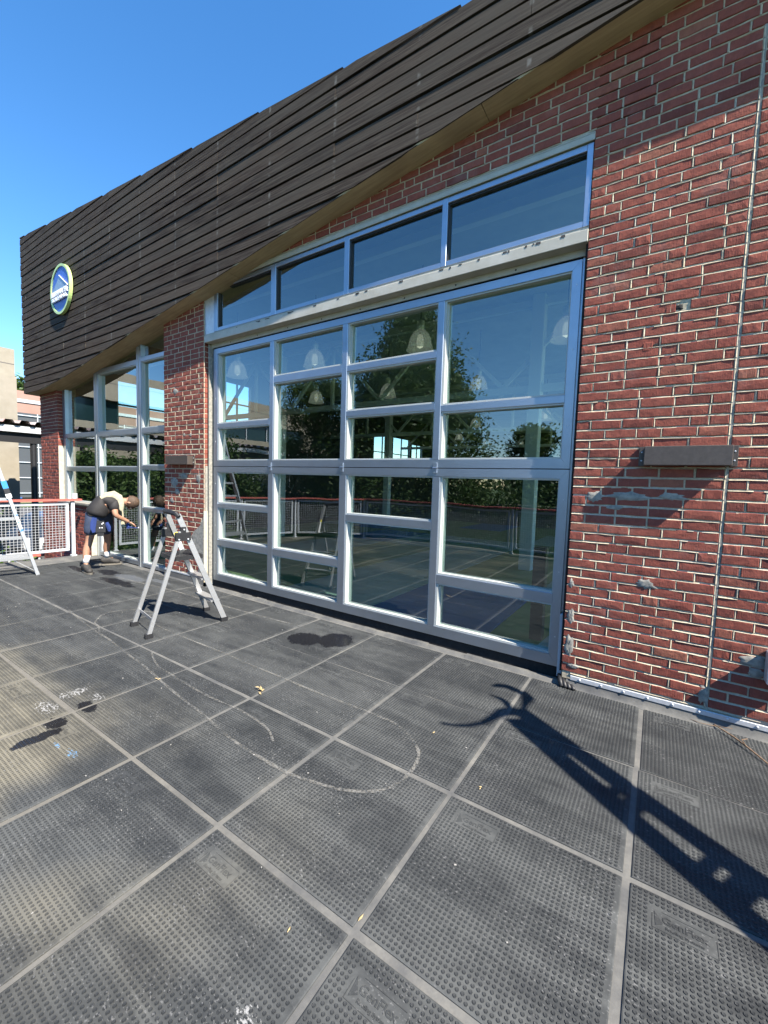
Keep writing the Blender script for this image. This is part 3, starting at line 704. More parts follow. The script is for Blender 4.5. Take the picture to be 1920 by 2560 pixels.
MB().box(-5.44, -.586, .03, .10, 3.386, 3.461).build('head_gap', M['dark'], door)
# channel lintel over the door
lin = empty('steel_lintel', 'cream painted steel channel with chipped paint between door and clerestory windows', 'lintel')
MB().cbox(-5.448, -.584, -.098, -.086, 3.462, 3.552, .003).build('web', M['cream_dirty'], lin)
MB().box(-5.448, -.584, -.086, .10, 3.462, 3.470).build('lower_flange', M['cream'], lin)
MB().box(-5.448, -.584, -.086, .06, 3.542, 3.550).box(-5.448, -.584, -.080, .06, 3.550, 3.577).build('upper_flange', M['cream'], lin)
MB().box(-5.448, -.60, .000, .012, 3.405, 3.4615).build('angle', M['cream'], lin)
for x in [(-5.0+k*.55) for k in range(8)]:
    MB().lathe([(0,-.004),(.008,-.003),(.009,0)], (x, 0, 3.430), 8, 'y').build('bolt', M['bronze'], lin)
for k in range(26):                                        # flaked paint along the top edge
    x = U(-4.9,-.7); l_ = U(.01,.05)
    MB().box(x, x+l_, -.1005, -.0981, 3.552-U(.006,.016), 3.5535).build('paint_chip', M['bronze'], lin)
# clerestory
cl = empty('clerestory_window', 'strip of four clerestory panes with aluminium frame above the cream lintel', 'window')
fr = [(-5.251,-5.172),(-4.108,-4.024),(-2.967,-2.902),(-1.825,-1.770),(-.628,-.583)]
CT = 4.178; CB_ = 3.579; CY = -.085
MB().box(-5.472,-5.252,CY+.01,.05,3.553,4.20).build('jamb_panel', M['galv'], cl)
for i, (a, b) in enumerate(fr): MB().cbox(a, b, CY, .0, CB_, CT, .003).build('mullion', M['alu'], cl)
for (a, b), (c, d) in zip(fr, fr[1:]):
    MB().cbox(b, c, CY+.0015, -.002, CB_, 3.625, .003).build('rail', M['alu'], cl); MB().cbox(b, c, CY+.0015, -.002, 4.130, CT, .003).build('rail', M['alu'], cl)
    MB().box(b, b+.014, CY+.02, -.004, 3.625, 4.130).box(b+.014, c, CY+.02, -.004, 4.116, 4.130).build('gasket', M['black'], cl)
    MB().add([(b+.010,CY+.045,3.625),(c,CY+.045,3.625),(c,CY+.045,4.122),(b+.010,CY+.045,4.122)], [(0,1,2,3)]).build('pane', M['glass'], cl)
lp = MB().cbox(-5.45, -.577, -.102, .03, 4.2275, 4.240, .003).cbox(-5.45, -.577, -.102, -.092, 4.181, 4.2272, .003).build('lintel_plate', M['cream'])
tag(lp, 'cream painted steel plate lintel carrying the brickwork above the clerestory panes', 'lintel')

# ------------------------------------------------------------ left glazed bay
bay = empty('window_wall', 'tall aluminium framed window wall behind the man, left of the brick pier', 'window')
zt = lambda x: soff(x)+.01
for a, b, z0 in ((-10.622,-10.50,1.0), (-9.150,-8.985,-.006), (-7.535,-7.385,-.006), (-6.56,-6.512,-.006)):
    MB().prism([(a,z0),(b,z0),(b,zt(b)),(a,zt(a))], -.002, .07).build('mullion', M['alu'], bay)
    if a > -10 and a < -7: MB().box((a+b)/2-.006, (a+b)/2+.006, -.006, .0, z0, zt(a)-.03).build('mullion_seam', M['bead'], bay)
bays = [(-10.50,-9.150,[1.005,1.636,1.712,2.320,2.400]), (-8.985,-7.535,[.085,1.660,1.725,2.295,2.384,3.456,3.54]), (-7.385,-6.56,[.07,.985,1.04,1.690,1.757,2.30,2.384,3.480,3.55])]
for bi, (a, b, zz) in enumerate(bays):
    z0 = 1.0 if bi == 0 else .0
    if bi: MB().cbox(a, b, .0, .06, .012, zz[0], .003).build('rail', M['alu'], bay); lo = zz[0]; rl = zz[1:]
    else: lo = zz[0]; rl = zz[1:]
    for q in range(0, len(rl), 2):
        r0, r1 = rl[q], rl[q+1]
        MB().cbox(a, b, .0, .06, r0, r1, .003).build('rail', M['alu'], bay); glaze(bay, a, b, lo, r0); lo = r1
    t0, t1_ = zt(a), zt(b)
    MB().add([(a,.062,lo),(b,.062,lo),(b,.062,t1_),(a,.062,t0)], [(0,1,2,3)]).build('pane', M['glass'], bay)
# ------------------------------------------------------------ wall lights
def wall_light(x0, x1, z0, z1, label):
    t = empty('wall_light', label, 'light', 'bronze box lights on the brickwork', loc=((x0+x1)/2, FACE, (z0+z1)/2)); h = (x1-x0)/2; v = (z1-z0)/2
    MB().cbox(-h+.035, h-.035, -.100, -.008, -v, v, .003).build('housing', M['bronze'], t)
    for s_ in (-1, 1):
        a, b = sorted((s_*h, s_*(h-.038))); MB().cbox(a, b, -.016, .0, -v-.004, v+.004, .002).build('flange', M['bronze'], t)
        for zz in (-.03, .03): MB().lathe([(0,-.004),(.005,-.003),(.006,0)], (s_*(h-.018), -.0165, zz), 8, 'y').build('screw', M['galv'], t)
    return t
wall_light(-.150, .405, 1.774, 1.905, 'long bronze box light high on the right brick wall beside the door')
wall_light(-6.345, -5.685, 1.765, 1.895, 'short looking bronze box light on the brick pier between the glazed bays')
eb = MB().cbox(.632, .80, -.19, FACE, .40, .60, .006).build('outlet_box', M['galv']); tag(eb, 'grey metal outlet box low on the right brick wall at the picture edge', 'outlet box')

# ------------------------------------------------------------ interior
M['floor_in'] = noisy('hall_floor', (.08,.09,.085), (.10,.11,.10), 3, .6, 0, .05)
MB().box(-11.5, 5, .101, 24, -.30, .02).build('floor', M['floor_in'], kind='structure')
M['mat_green'] = noisy('mat_green', (.22,.30,.12), (.28,.36,.16), 4, .5, 0, .1); M['mat_blue'] = noisy('mat_blue', (.06,.17,.38), (.08,.20,.44), 4, .5, 0, .1)
M['mat_grey'] = noisy('mat_teal', (.36,.46,.43), (.42,.52,.48), 4, .5, 0, .1)
hall = empty('climbing_hall', 'dim hall interior seen through the glass, with white trusses and columns', 'building')
pat = ['g','g','t','g','g','b','g','t','g','g']
for i in range(9):
    for j in range(5):
        x0 = -10.4 + i*1.5; y0 = .5 + j*2.4; k = {'g':'mat_green','b':'mat_blue','t':'mat_grey'}[pat[(i*3+j*4+(i*j)%3)%10]]
        o = MB().cbox(x0+.004, x0+1.496, y0+.004, y0+2.396, .02, .06, .006).build('floor_mat', M[k], hall)
# left side wall with window openings
def holed(x, y0, y1, z0, z1, ops, th=.2):
    ys = sorted({y0, y1, *[o_[0] for o_ in ops], *[o_[1] for o_ in ops]}); b = MB()
    for a, c in zip(ys, ys[1:]):
        zs = [(o_[2], o_[3]) for o_ in ops if o_[0] <= a+1e-6 and o_[1] >= c-1e-6]; z = z0
        for (p0, p1) in sorted(zs):
            if p0 > z: b.box(x-th, x, a, c, z, p0)
            z = p1
        if z < z1: b.box(x-th, x, a, c, z, z1)
    return b
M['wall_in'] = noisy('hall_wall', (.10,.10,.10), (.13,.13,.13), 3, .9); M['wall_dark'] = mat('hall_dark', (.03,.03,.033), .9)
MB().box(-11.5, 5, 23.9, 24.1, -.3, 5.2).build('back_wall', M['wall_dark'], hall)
holed(5.1, .1, 24, -.3, 5.2, [(.8,4.4,1.0,4.7),(5.0,9.0,1.0,4.7),(9.6,13.6,1.0,4.7),(14.2,18.2,1.0,4.7)], .1).build('side_wall', M['wall_in'], hall)  # unseen openings added so sun and sky brighten the hall
ops = [(1.45,2.75,2.75,3.95),(2.95,4.3,2.75,4.1),(4.5,5.6,3.3,4.6),(12.7,14.3,2.2,3.9),(14.4,16.2,2.2,3.9),(16.3,17.6,2.2,3.7)]
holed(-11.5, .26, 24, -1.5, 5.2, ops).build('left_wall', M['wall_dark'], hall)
for (a, b, c, d) in ops:
    MB().box(-11.6,-11.54,a,b,(c+d)/2-.02,(c+d)/2+.02).box(-11.6,-11.54,(a+b)/2-.02,(a+b)/2+.02,c,d).box(-11.6,-11.54,a,a+.05,c,d).box(-11.6,-11.54,b-.05,b,c,d).build('window_bars', M['white_metal'], hall)
M['ceil'] = noisy('ceiling', (.42,.43,.44), (.50,.51,.52), 2, .9)
MB().box(-11.75, 5.1, -.24, 24.1, 4.98, 5.10).build('roof', M['ceil'], hall)
M['steel_w'] = mat('truss_white', (.62,.64,.66), .6)
for yy in (1.4, 4.2, 9.5, 15.0):
    tr = MB(); tr.box(-11.4, 5, yy-.05, yy+.05, 3.30, 3.42); tr.box(-11.4, 5, yy-.05, yy+.05, 4.80, 4.92)
    tr.build('truss_chord', M['steel_w'], hall) if yy > 3 else tr.__class__().box(-11.4, 5, yy-.05, yy+.05, 4.05, 4.15).box(-11.4,5,yy-.05,yy+.05,4.80,4.92).build('truss_chord', M['steel_w'], hall)
    if yy > 3:
        for k in range(6):
            x = -11 + k*2.8
            MB().bar((x,yy,3.42),(x+1.4,yy,4.80),.07,.07).bar((x+1.4,yy,4.80),(x+2.8,yy,3.42),.07,.07).bar((x+1.4,yy,3.42),(x+1.4,yy,4.8),.07,.07).build('truss_web', M['steel_w'], hall)
for x in (-8.6, -2.0):
    for yy in (4.2, 9.5): MB().cbox(x-.11, x+.11, yy-.11, yy+.11, .02, 4.98, .01).build('column', M['steel_w'], hall)
MB().cbox(-1.02, -.90, .62, .74, .06, 1.0, .005).build('bollard', M['bronze'], hall)
lampg = 'bell shaped glass pendant lamps in the hall'
M['shade'] = glass('lamp_glass', (.80,.80,.80), .30)
def pend(x, y, z, label):
    t = empty('pendant_lamp', label, 'lamp', lampg, loc=(x, y, z))
    return t
prof = [(.045,.30),(.075,.295),(.125,.25),(.165,.17),(.190,.06),(.210,.0),(.216,-.012),(.205,-.010),(.180,.06),(.155,.165),(.115,.235),(.07,.275),(.045,.285)]
def lamp_prism():
    # ribbed acrylic: frosty, catches light
    m = mat('ribbed_acrylic', (.60,.62,.64), .25); n = N(m); b = m.node_tree.nodes['Principled BSDF']; b.inputs['Alpha'].default_value = .48
    b.inputs['Emission Color'].default_value = (1,.93,.82,1); b.inputs['Emission Strength'].default_value = .035
    return m
M['acrylic'] = lamp_prism()
M['bulb'] = mat('lit_bulb', (.9,.9,.85), .4); M['bulb'].node_tree.nodes['Principled BSDF'].inputs['Emission Color'].default_value = (1,.88,.70,1); M['bulb'].node_tree.nodes['Principled BSDF'].inputs['Emission Strength'].default_value = .30
proto = None
lampspots = [(-3.29,2.20,'second pendant from the right in the front row'),(-5.47,2.15,'third from the right in the front row'),(-7.44,1.95,'leftmost of the front row, nearest the pier'),(-1.25,2.74,'front pendant half hidden by the door frame at right'),
 (-3.48,5.20,'second row pendant in the largest upper pane'),(-5.71,4.98,'second row pendant against the dark tree reflection'),(-7.89,4.80,'second row pendant against the small tree reflection'),
 (-3.2,10.3,'far one high in the lower right pane'),(-5.8,11.0,'far one on the dark tree reflection'),(-8.18,15.0,'tiny far pendant at the left of the pane'),(-8.0,18.2,'tiny far pendant lowest in the pane'),(-6.4,19.0,'tiny far pendant right of the tree reflection'),(-1.6,9.9,'far pendant cut by the right door stile')]
for i, (x, y, lb) in enumerate(lampspots):
    lbl = 'clear bell shaped pendant lamp inside, ' + lb
    if proto is None:
        t = pend(x, y, 3.68, lbl); proto = t
        MB().lathe(prof, (0,0,0), 24).build('shade', M['acrylic'], t, smooth=True)
        MB().lathe([(.012,.30),(.06,.30),(.06,.44),(.012,.46)], (0,0,0), 14).build('ballast', M['galv'], t, smooth=True)
        MB().tube([(0,0,.44),(0,0,1.28)], .006, 6).build('cord', M['black'], t)
        MB().lathe([(0,.02),(.05,.05),(.06,.12),(.04,.22),(.0,.24)], (0,0,0), 12).build('bulb', M['bulb'], t, smooth=True)
    else:
        t = copy_tree(proto); t.location = (x, y, 3.68 if y < 9 else 3.72); t['label'] = lbl

# ------------------------------------------------------------ stepladder by the pier
def rail(b, p, q, w=.055, h=.026, up=(0,1,0)): b.bar(p, q, h, w, up); return b
lad = empty('step_ladder', 'small aluminium stepladder with black top handle and platform, standing in front of the brick pier', 'ladder', loc=(0,0,0))
F1, F2 = Vector((-3.965,-.825,0)), Vector((-4.425,-.735,0)); R1, R2 = Vector((-4.085,-1.585,0)), Vector((-4.545,-1.500,0))
ax = ((R1+R2)/2-(F1+F2)/2); axn = ax.normalized(); wd = (F1-F2).normalized()
cF = (F1+F2)/2; cR = (R1+R2)/2
capc = cF + axn*.467 + Vector((0,0,1.20)); brc = cF + axn*.405 + Vector((0,0,1.03))
fup = -axn
for s_, Fo, Ro in ((1, F1, R1), (-1, F2, R2)):
    top = capc + wd*s_*.165; br = brc + wd*s_*.185
    b = MB(); p0 = Fo + Vector((0,0,.03)); b.bar(p0, top, .024, .048, fup); b.bar(p0+wd*s_*.011, top+wd*s_*.011, .004, .055, fup); b.build('front_rail', M['alu_ladder'], lad)
    b = MB(); b.bar(Ro+Vector((0,0,.03)), br+axn*.05+wd*s_*.02, .022, .038, fup); b.build('rear_rail', M['alu_ladder'], lad)
    MB().bar(br+axn*.10+wd*s_*.018+Vector((0,0,-.055)), br-axn*.05+wd*s_*.018+Vector((0,0,-.055)), .034, .085).bar(br+axn*.05+wd*s_*.018+Vector((0,0,.0)), br+axn*.0+wd*s_*.018, .039, .09).build('bracket', M['black'], lad)
    for q in ((.07,-.08),(-.02,-.08),(.02,.02)):
        c = br+axn*q[0]+wd*s_*.040+Vector((0,0,q[1])); MB().tube([c-wd*.004, c+wd*.004], .008, 8).build('rivet', M['galv'], lad)
    for P_ in (Fo, Ro): MB().bar(P_+Vector((0,0,.0)), P_+Vector((0,0,.045)), .040, .072, fup).build('foot', M['black'], lad)
def fr_at(z): t = z/1.20; return cF + axn*.467*t + Vector((0,0,z)), .233 - (.233-.165)*t
for z in (.245, .50):
    c, h = fr_at(z); MB().bar(c-wd*h, c+wd*h, .095, .018).bar(c-wd*h-axn*.045+Vector((0,0,-.012)), c+wd*h-axn*.045+Vector((0,0,-.012)), .006, .032).build('tread', M['alu_ladder'], lad)
    for s_ in (-1,1): 
        a = c + wd*s_*(h-.01)
        if z < .4: MB().bar(a-Vector((0,0,.09))-axn*.03, c+wd*s_*(h-.10)+Vector((0,0,-.015)), .018, .004).build('brace', M['alu_ladder'], lad)
c, h = fr_at(.745)
pl = MB(); 
for (o1, o2, zz, hh) in ((-.07,.235,.0,.022),): 
    pts = [(-h,o1),(-h,o2-.03),(-h+.03,o2),(h-.03,o2),(h,o2-.03),(h,o1)]
    vs = [c+wd*a+axn*b+Vector((0,0,.0)) for a, b in pts]; vs2 = [v+Vector((0,0,.024)) for v in vs]; n = len(pts)
    lipp = [v-Vector((0,0,.020)) for v in vs]
    pl.add(vs2+lipp, [tuple(range(n))]+[tuple(range(2*n-1,n-1,-1))]+[(i,i+n,(i+1)%n+n,(i+1)%n) for i in range(n)])
pl.build('platform', M['black'], lad)
tr_ = MB()
for k in range(9): tr_.bar(c+wd*(-h+.03)+axn*(-.045+k*.031)+Vector((0,0,.0255)), c+wd*(h-.03)+axn*(-.045+k*.031)+Vector((0,0,.0255)), .012, .003)
tr_.build('platform_grip', M['rubber'], lad, kind='stuff')
cp = MB(); cp.tube([capc-wd*.195-axn*.0+Vector((0,0,-.015)), capc-wd*.16+axn*.015+Vector((0,0,.012)), capc-wd*.05+axn*.05+Vector((0,0,.024)), capc+wd*.05+axn*.05+Vector((0,0,.024)), capc+wd*.16+axn*.015+Vector((0,0,.010)), capc+wd*.20+Vector((0,0,-.020))], [.016,.026,.027,.027,.025,.018], 8)
cp.build('top_handle', M['black'], lad)
for z in (.16,): 
    t = z/1.0; a = cR.lerp(brc+axn*.05, t) ; a.z = z; MB().bar(a-wd*.225, a+wd*.225, .008, .030).build('rear_bar', M['alu_ladder'], lad)
M['stick_b'] = mat('sticker_blue', (.03,.22,.55), .5); M['stick_w'] = mat('sticker_white', (.75,.75,.75), .5); M['stick_y'] = mat('sticker_yellow', (.7,.6,.05), .5)
c8, h8 = fr_at(.88); q = c8 - wd*(h8-.016); MB().bar(q-axn*.03*0+Vector((0,0,-.10))-axn*.033, q+Vector((0,0,.06))+axn*.020, .002, .04, fup).build('label', M['stick_w'], lad)
MB().bar(q+Vector((0,0,.065))+axn*.022, q+Vector((0,0,.095))+axn*.032, .0024, .04, fup).build('label', M['stick_y'], lad)

# ------------------------------------------------------------ tall ladder at the left edge
lad2 = empty('step_ladder', 'tall wide legged aluminium ladder with blue and white stickers, cut by the left picture edge', 'ladder')
A0 = Vector((-7.970,-1.290,0)); vx = Vector((-.16,-.985,0)).normalized()      # across the rungs, away to the left
nx = Vector((-.97,.16,0)).normalized()*.0 + Vector((-.985,.16,0))
H2 = 2.45; W0, W1 = 1.45, .25
def l2(z, s):                                                              # s=0 right rail, s=1 left rail
    t = z/H2; w_ = W0+(W1-W0)*t; c = A0 + vx*W0/2 + nx*.20*t + Vector((0,0,z)); return c + vx*w_*(s-.5)
for s_ in (0, 1):
    b = MB(); b.bar(l2(.02,s_), l2(H2,s_), .032, .080, nx); b.build('front_rail', M['alu_ladder'], lad2)
    b = MB(); b.bar(l2(.02,s_)-nx*.041, l2(H2,s_)-nx*.041, .040, .004, nx); b.bar(l2(.02,s_)+nx*.041, l2(H2,s_)+nx*.041, .040, .004, nx); b.build('rail_flange', M['alu_ladder'], lad2)
    MB().bar(l2(-.0,s_), l2(.05,s_), .045, .095, nx).build('foot', M['alu_ladder'], lad2)
for i, z in enumerate((.30,.59,.88,1.17,1.46,1.75,2.04,2.33)):
    a, b_ = l2(z,0), l2(z,1)
    if i == 0: MB().bar(a, b_, .09, .022, nx).bar(a-nx*.04-Vector((0,0,.02)), b_-nx*.04-Vector((0,0,.02)), .006, .045).build('tread', M['alu_ladder'], lad2)
    else: MB().bar(a, b_, .03, .040, (0,0,1)).build('rung', M['alu_ladder'], lad2)
for s_, dr in ((0,1),(1,-1)):
    MB().bar(l2(.07,s_)+vx*dr*.02, l2(.285,s_)+vx*dr*.24, .010, .028, nx).build('brace', M['alu_ladder'], lad2)
bf = A0 + vx*W0/2 + nx*1.25
for s_ in (-1, 1):
    MB().bar(bf+vx*s_*.26, A0+vx*W0/2+nx*.24+vx*s_*.12+Vector((0,0,H2-.1)), .03, .045, nx).build('rear_rail', M['alu_ladder'], lad2)
MB().bar(bf-vx*.24+nx*-.05+Vector((0,0,.3)), bf+vx*.24+nx*-.05+Vector((0,0,.3)), .02, .03).build('rear_bar', M['alu_ladder'], lad2)
e = -nx*.046
def sticker(z0, z1, mt, w_=.05): MB().bar(l2(z0,0)+e, l2(z1,0)+e, w_, .0016, nx).build('sticker', M[mt], lad2)
sticker(.70,.93,'stick_w',.036); sticker(.69,.72,'stick_b',.038); sticker(.91,.94,'stick_b',.038)
sticker(1.19,1.25,'stick_w',.064); sticker(1.25,1.33,'black',.064); sticker(1.33,1.44,'stick_b',.064)
me = text_mesh('GORILLA', .030, .0006, 'sticker_print', M['stick_b'], 'CENTER', .0005)
d_ = (l2(.93,0)-l2(.70,0)).normalized(); nrm = -nx.normalized(); x_ = -d_; y_ = nrm.cross(x_)
o = ob('sticker_print', me, None, lad2); cc = l2(.815,0)+e+nrm*.003 - y_*.010
o.matrix_world = Matrix(((x_.x,y_.x,nrm.x,cc.x),(x_.y,y_.y,nrm.y,cc.y),(x_.z,y_.z,nrm.z,cc.z),(0,0,0,1)))

# ------------------------------------------------------------ leaning ladder outside the frame (casts the long shadow)
lad3 = empty('leaning_ladder', 'folded ladder leaning on a roof unit, throwing the long shadow over the pads', 'ladder')
def S2(sx, sy, h): return Vector((sx + .85*h, sy - .22*h, h))               # point whose shadow falls on (sx, sy)
# shadow outlines of the two stiles
Lh = lambda t: 3.05 - 2.75*t
def st_pt(side, t):                                                         # t=0 top, 1 bottom
    a0, a1 = ((-.735,-.900),(1.42,-2.50)) if side == 0 else ((-.705,-.660),(1.72,-2.16))
    return S2(a0[0]+(a1[0]-a0[0])*t, a0[1]+(a1[1]-a0[1])*t, Lh(t))
cdir = (st_pt(1,.5)-st_pt(0,.5)).normalized()
for s_ in (0, 1):
    k = 1 if s_ else -1
    MB().bar(st_pt(s_,0)-cdir*k*.055, st_pt(s_,1)-cdir*k*.055, .125, .10, SUN).build('stile', M['alu_ladder'], lad3)
for t in (.09,.13,.145,.27,.30,.315,.435,.47,.485,.61,.65,.665,.80,.84):
    MB().bar(st_pt(0,t)+cdir*.03, st_pt(1,t)-cdir*.03, .055, .05, SUN).build('rung', M['alu_ladder'], lad3)
hk = MB().tube([S2(*a, 3.0) for a in [(-1.125,-1.18),(-1.04,-1.15),(-.965,-1.095),(-.90,-1.01),(-.865,-.90),(-.835,-.80),(-.78,-.74),(-.70,-.73)]], [.014,.016,.018,.02,.028,.04,.05,.05], 8)
hk.build('hook', M['black'], lad3, smooth=True)
MB().tube([S2(*a, 3.05) for a in [(-1.02,-.47),(-.98,-.42),(-.92,-.40),(-.84,-.42),(-.78,-.42),(-.74,-.47),(-.73,-.60),(-.72,-.70)]], [.012,.030,.034,.034,.030,.042,.02,.02], 8).build('hook', M['black'], lad3, smooth=True)
MB().tube([S2(*a, 3.05) for a in [(-.99,-.61),(-.90,-.62),(-.84,-.66),(-.79,-.72)]], [.008,.022,.03,.03], 8).build('hook', M['black'], lad3, smooth=True)
ru = empty('roof_unit', 'pale metal roof unit outside the picture that holds up the leaning ladder', 'air conditioner')
MB().cbox(2.45, 3.5, -2.6, -1.55, .0, 1.35, .02).build('casing', M['galv'], ru)
MB().lathe([(.0,.0),(.32,.0),(.36,.04),(.30,.05),(.0,.05)], (2.97,-2.07,1.35), 24).build('fan_guard', M['black_steel'], ru)

# ------------------------------------------------------------ railing round the deck
rl = empty('deck_railing', 'white mesh railing with a red top rail round the edge of the roof deck', 'railing')
RP = [(-9.37,-.31),(-9.37,-1.78),(-9.05,-3.15),(-8.35,-4.45),(-7.0,-5.80),(-4.85,-6.30),(-2.85,-6.02),(-.85,-5.85),(1.2,-5.85),(3.3,-5.85),(4.9,-5.85)]
for i, (a, b) in enumerate(RP):
    MB().cbox(a-.028, a+.028, b-.028, b+.028, -.28, 1.05, .004).build('post', M['white_metal'], rl)
    MB().cbox(a-.045, a+.045, b-.045, b+.045, -.012, .02, .004).build('post_base', M['galv'], rl)
MB().tube([(-9.37,-.27,1.10),(-9.37,-.27,1.20)], .045, 12).build('post_cap', M['white_metal'], rl)
for i, ((a, b), (c, d)) in enumerate(zip(RP, RP[1:])):
    A_, B_ = Vector((a,b,0)), Vector((c,d,0)); dr = (B_-A_).normalized(); A1, B1 = A_+dr*.07, B_-dr*.07; L = (B1-A1).length
    MB().bar(A1+Vector((0,0,.13)), B1+Vector((0,0,.13)), .035, .045).bar(A1+Vector((0,0,1.0)), B1+Vector((0,0,1.0)), .035, .045).bar(A1+dr*.02+Vector((0,0,.15)), A1+dr*.02+Vector((0,0,.98)), .035, .045, dr).bar(B1-dr*.02+Vector((0,0,.15)), B1-dr*.02+Vector((0,0,.98)), .035, .045, dr).build('panel_frame', M['white_metal'], rl)
    wr = MB(); nv = int(L/.050)
    for k in range(1, nv): p_ = A1+dr*L*k/nv; wr.bar(p_+Vector((0,0,.15)), p_+Vector((0,0,.98)), .0045, .0045, dr)
    for k in range(1, 17): z = .15+.83*k/17; wr.bar(A1+Vector((0,0,z)), B1+Vector((0,0,z)), .0045, .0045)
    wr.build('wire_mesh', M['white_metal'], rl, kind='stuff')
    ov = .14 if i == 0 else 0
    MB().bar(A_-dr*ov+Vector((0,0,1.075)), B_+Vector((0,0,1.075)), .12, .035).build('handrail', M['red_rail'], rl)
# blue canvas awning below the deck edge
M['canvas'] = noisy('blue_canvas', (.14,.18,.48), (.17,.21,.55), 5, .8, 0, .1); M['navy'] = mat('navy_canvas', (.02,.03,.10), .8)
aw = empty('blue_awning', 'pale blue canvas awning with a navy stripe below the deck edge at left', 'awning')
MB().flat([(-11.0,-.10),(-9.42,-.10),(-9.42,-.62),(-10.6,-.62)], -.33, -.30).flat([(-10.6,-.72),(-9.42,-.72),(-9.42,-1.35),(-10.3,-1.35)], -.36, -.33).build('canvas', M['canvas'], aw)
MB().flat([(-10.6,-.63),(-9.42,-.63),(-9.42,-.71),(-10.6,-.71)], -.345, -.315).flat([(-9.9,-.12),(-9.44,-.12),(-9.44,-.42),(-9.9,-.36)], -.299, -.290).build('stripe', M['navy'], aw)
for q in ((-10.9,-.12),(-10.3,-1.3)): MB().tube([(*q,-1.5),(*q,-.33)], .02, 6).build('pole', M['white_metal'], aw)

# ------------------------------------------------------------ man
def skin_mesh(name, pts, edges, radii, mat_, parent, sub=2, root=0):
    me = bpy.data.meshes.new(name); me.from_pydata([tuple(p_) for p_ in pts], edges, []); o = bpy.data.objects.new(name, me); COL.objects.link(o)
    md = o.modifiers.new('s', 'SKIN'); md.use_smooth_shade = True
    for i, r_ in enumerate(radii):
        v = me.skin_vertices[0].data[i]; v.radius = r_ if isinstance(r_, tuple) else (r_, r_); v.use_root = (i == root)
    sb = o.modifiers.new('b', 'SUBSURF'); sb.levels = sub; sb.render_levels = sub
    bpy.context.view_layer.update()
    me2 = bpy.data.meshes.new_from_object(o.evaluated_get(bpy.context.evaluated_depsgraph_get())); bpy.data.objects.remove(o)
    me2.name = name; me2.materials.clear(); me2.materials.append(mat_); me2.polygons.foreach_set('use_smooth', [True]*len(me2.polygons))
    return ob(name, me2, None, parent)
C_ = Vector(CAM)
def tc(v, s): v = Vector(v); return C_ + (v-C_)*s
man = empty('person', 'bending man in black shirt, navy shorts and cream towel cleaning the window frame', 'person')
M['skin'] = noisy('skin', (.33,.175,.11), (.37,.20,.13), 20, .6, 0, .05); M['shirt'] = noisy('black_shirt', (.012,.011,.012), (.02,.018,.018), 8, .75, 0, .3, dist=.01)
M['shorts'] = noisy('navy_shorts', (.022,.032,.062), (.035,.05,.09), 8, .8, 0, .3, dist=.01); M['sock'] = mat('white_sock', (.75,.75,.75), .9)
M['shoe'] = noisy('black_shoe', (.02,.02,.02), (.05,.045,.04), 60, .7, 0, .4); M['sole'] = noisy('shoe_sole', (.12,.11,.09), (.2,.18,.15), 50, .8)
M['hair'] = noisy('brown_hair', (.045,.025,.015), (.10,.06,.035), 70, .7, 0, .9, dist=.006); M['towel'] = noisy('cream_towel', (.40,.37,.27), (.29,.28,.20), 26, .95, 0, .6, dist=.008)
M['cloth_b'] = noisy('blue_cloth', (.012,.03,.13), (.018,.04,.17), 14, .9, 0, .5, dist=.008)
S_ = .975
ankR = Vector((-7.585,-.785,.150)); kneeR = Vector((-7.625,-.715,.50)); hipR = tc((-7.708,-.619,.86), .985)
ankL = Vector((-7.985,-.31,.135)); kneeL = Vector((-7.905,-.325,.45)); hipL = Vector((-7.80,-.41,.85))
pel = (hipR+hipL)/2 + Vector((0,0,.05)); waist = tc((-7.763,-.533,.985), S_); chest = tc((-7.715,-.34,1.135), S_); neckb = tc((-7.685,-.235,1.145), S_)
head = tc((-7.623,-.105,1.115), S_)
shR = tc((-7.60,-.345,1.10), S_); elR = tc((-7.545,-.360,.905), S_-.003); wrR = tc((-7.505,-.160,.785), .984); haR = tc((-7.490,-.105,.745), .986)
shL = tc((-7.80,-.235,1.09), S_); elL = tc((-7.80,-.20,.90), S_+.003); wrL = tc((-7.72,-.14,.79), .985); haL = tc((-7.70,-.10,.745), .986)
toeR = Vector((-7.46,-.79,.05)); toeL = Vector((-7.90,-.12,.045))
pts = [pel, waist, chest, neckb, head, hipR, kneeR, ankR, hipL, kneeL, ankL, shR, elR, wrR, shL, elL, wrL, ankR.lerp(toeR,.45), ankL.lerp(toeL,.45), (kneeR+ankR)/2+Vector((-.012,-.012,.02)), (kneeL+ankL)/2+Vector((-.012,-.012,.02))]
ed = [(0,1),(1,2),(2,3),(3,4),(0,5),(5,6),(6,19),(19,7),(0,8),(8,9),(9,20),(20,10),(2,11),(11,12),(12,13),(2,14),(14,15),(15,16),(7,17),(10,18)]
rad = [.12,.12,.13,.055,.075,.088,.056,.036,.088,.056,.036,.062,.044,.030,.06,.044,.030,.03,.03,.055,.055]
skin_mesh('body', pts, ed, rad, M['skin'], man)
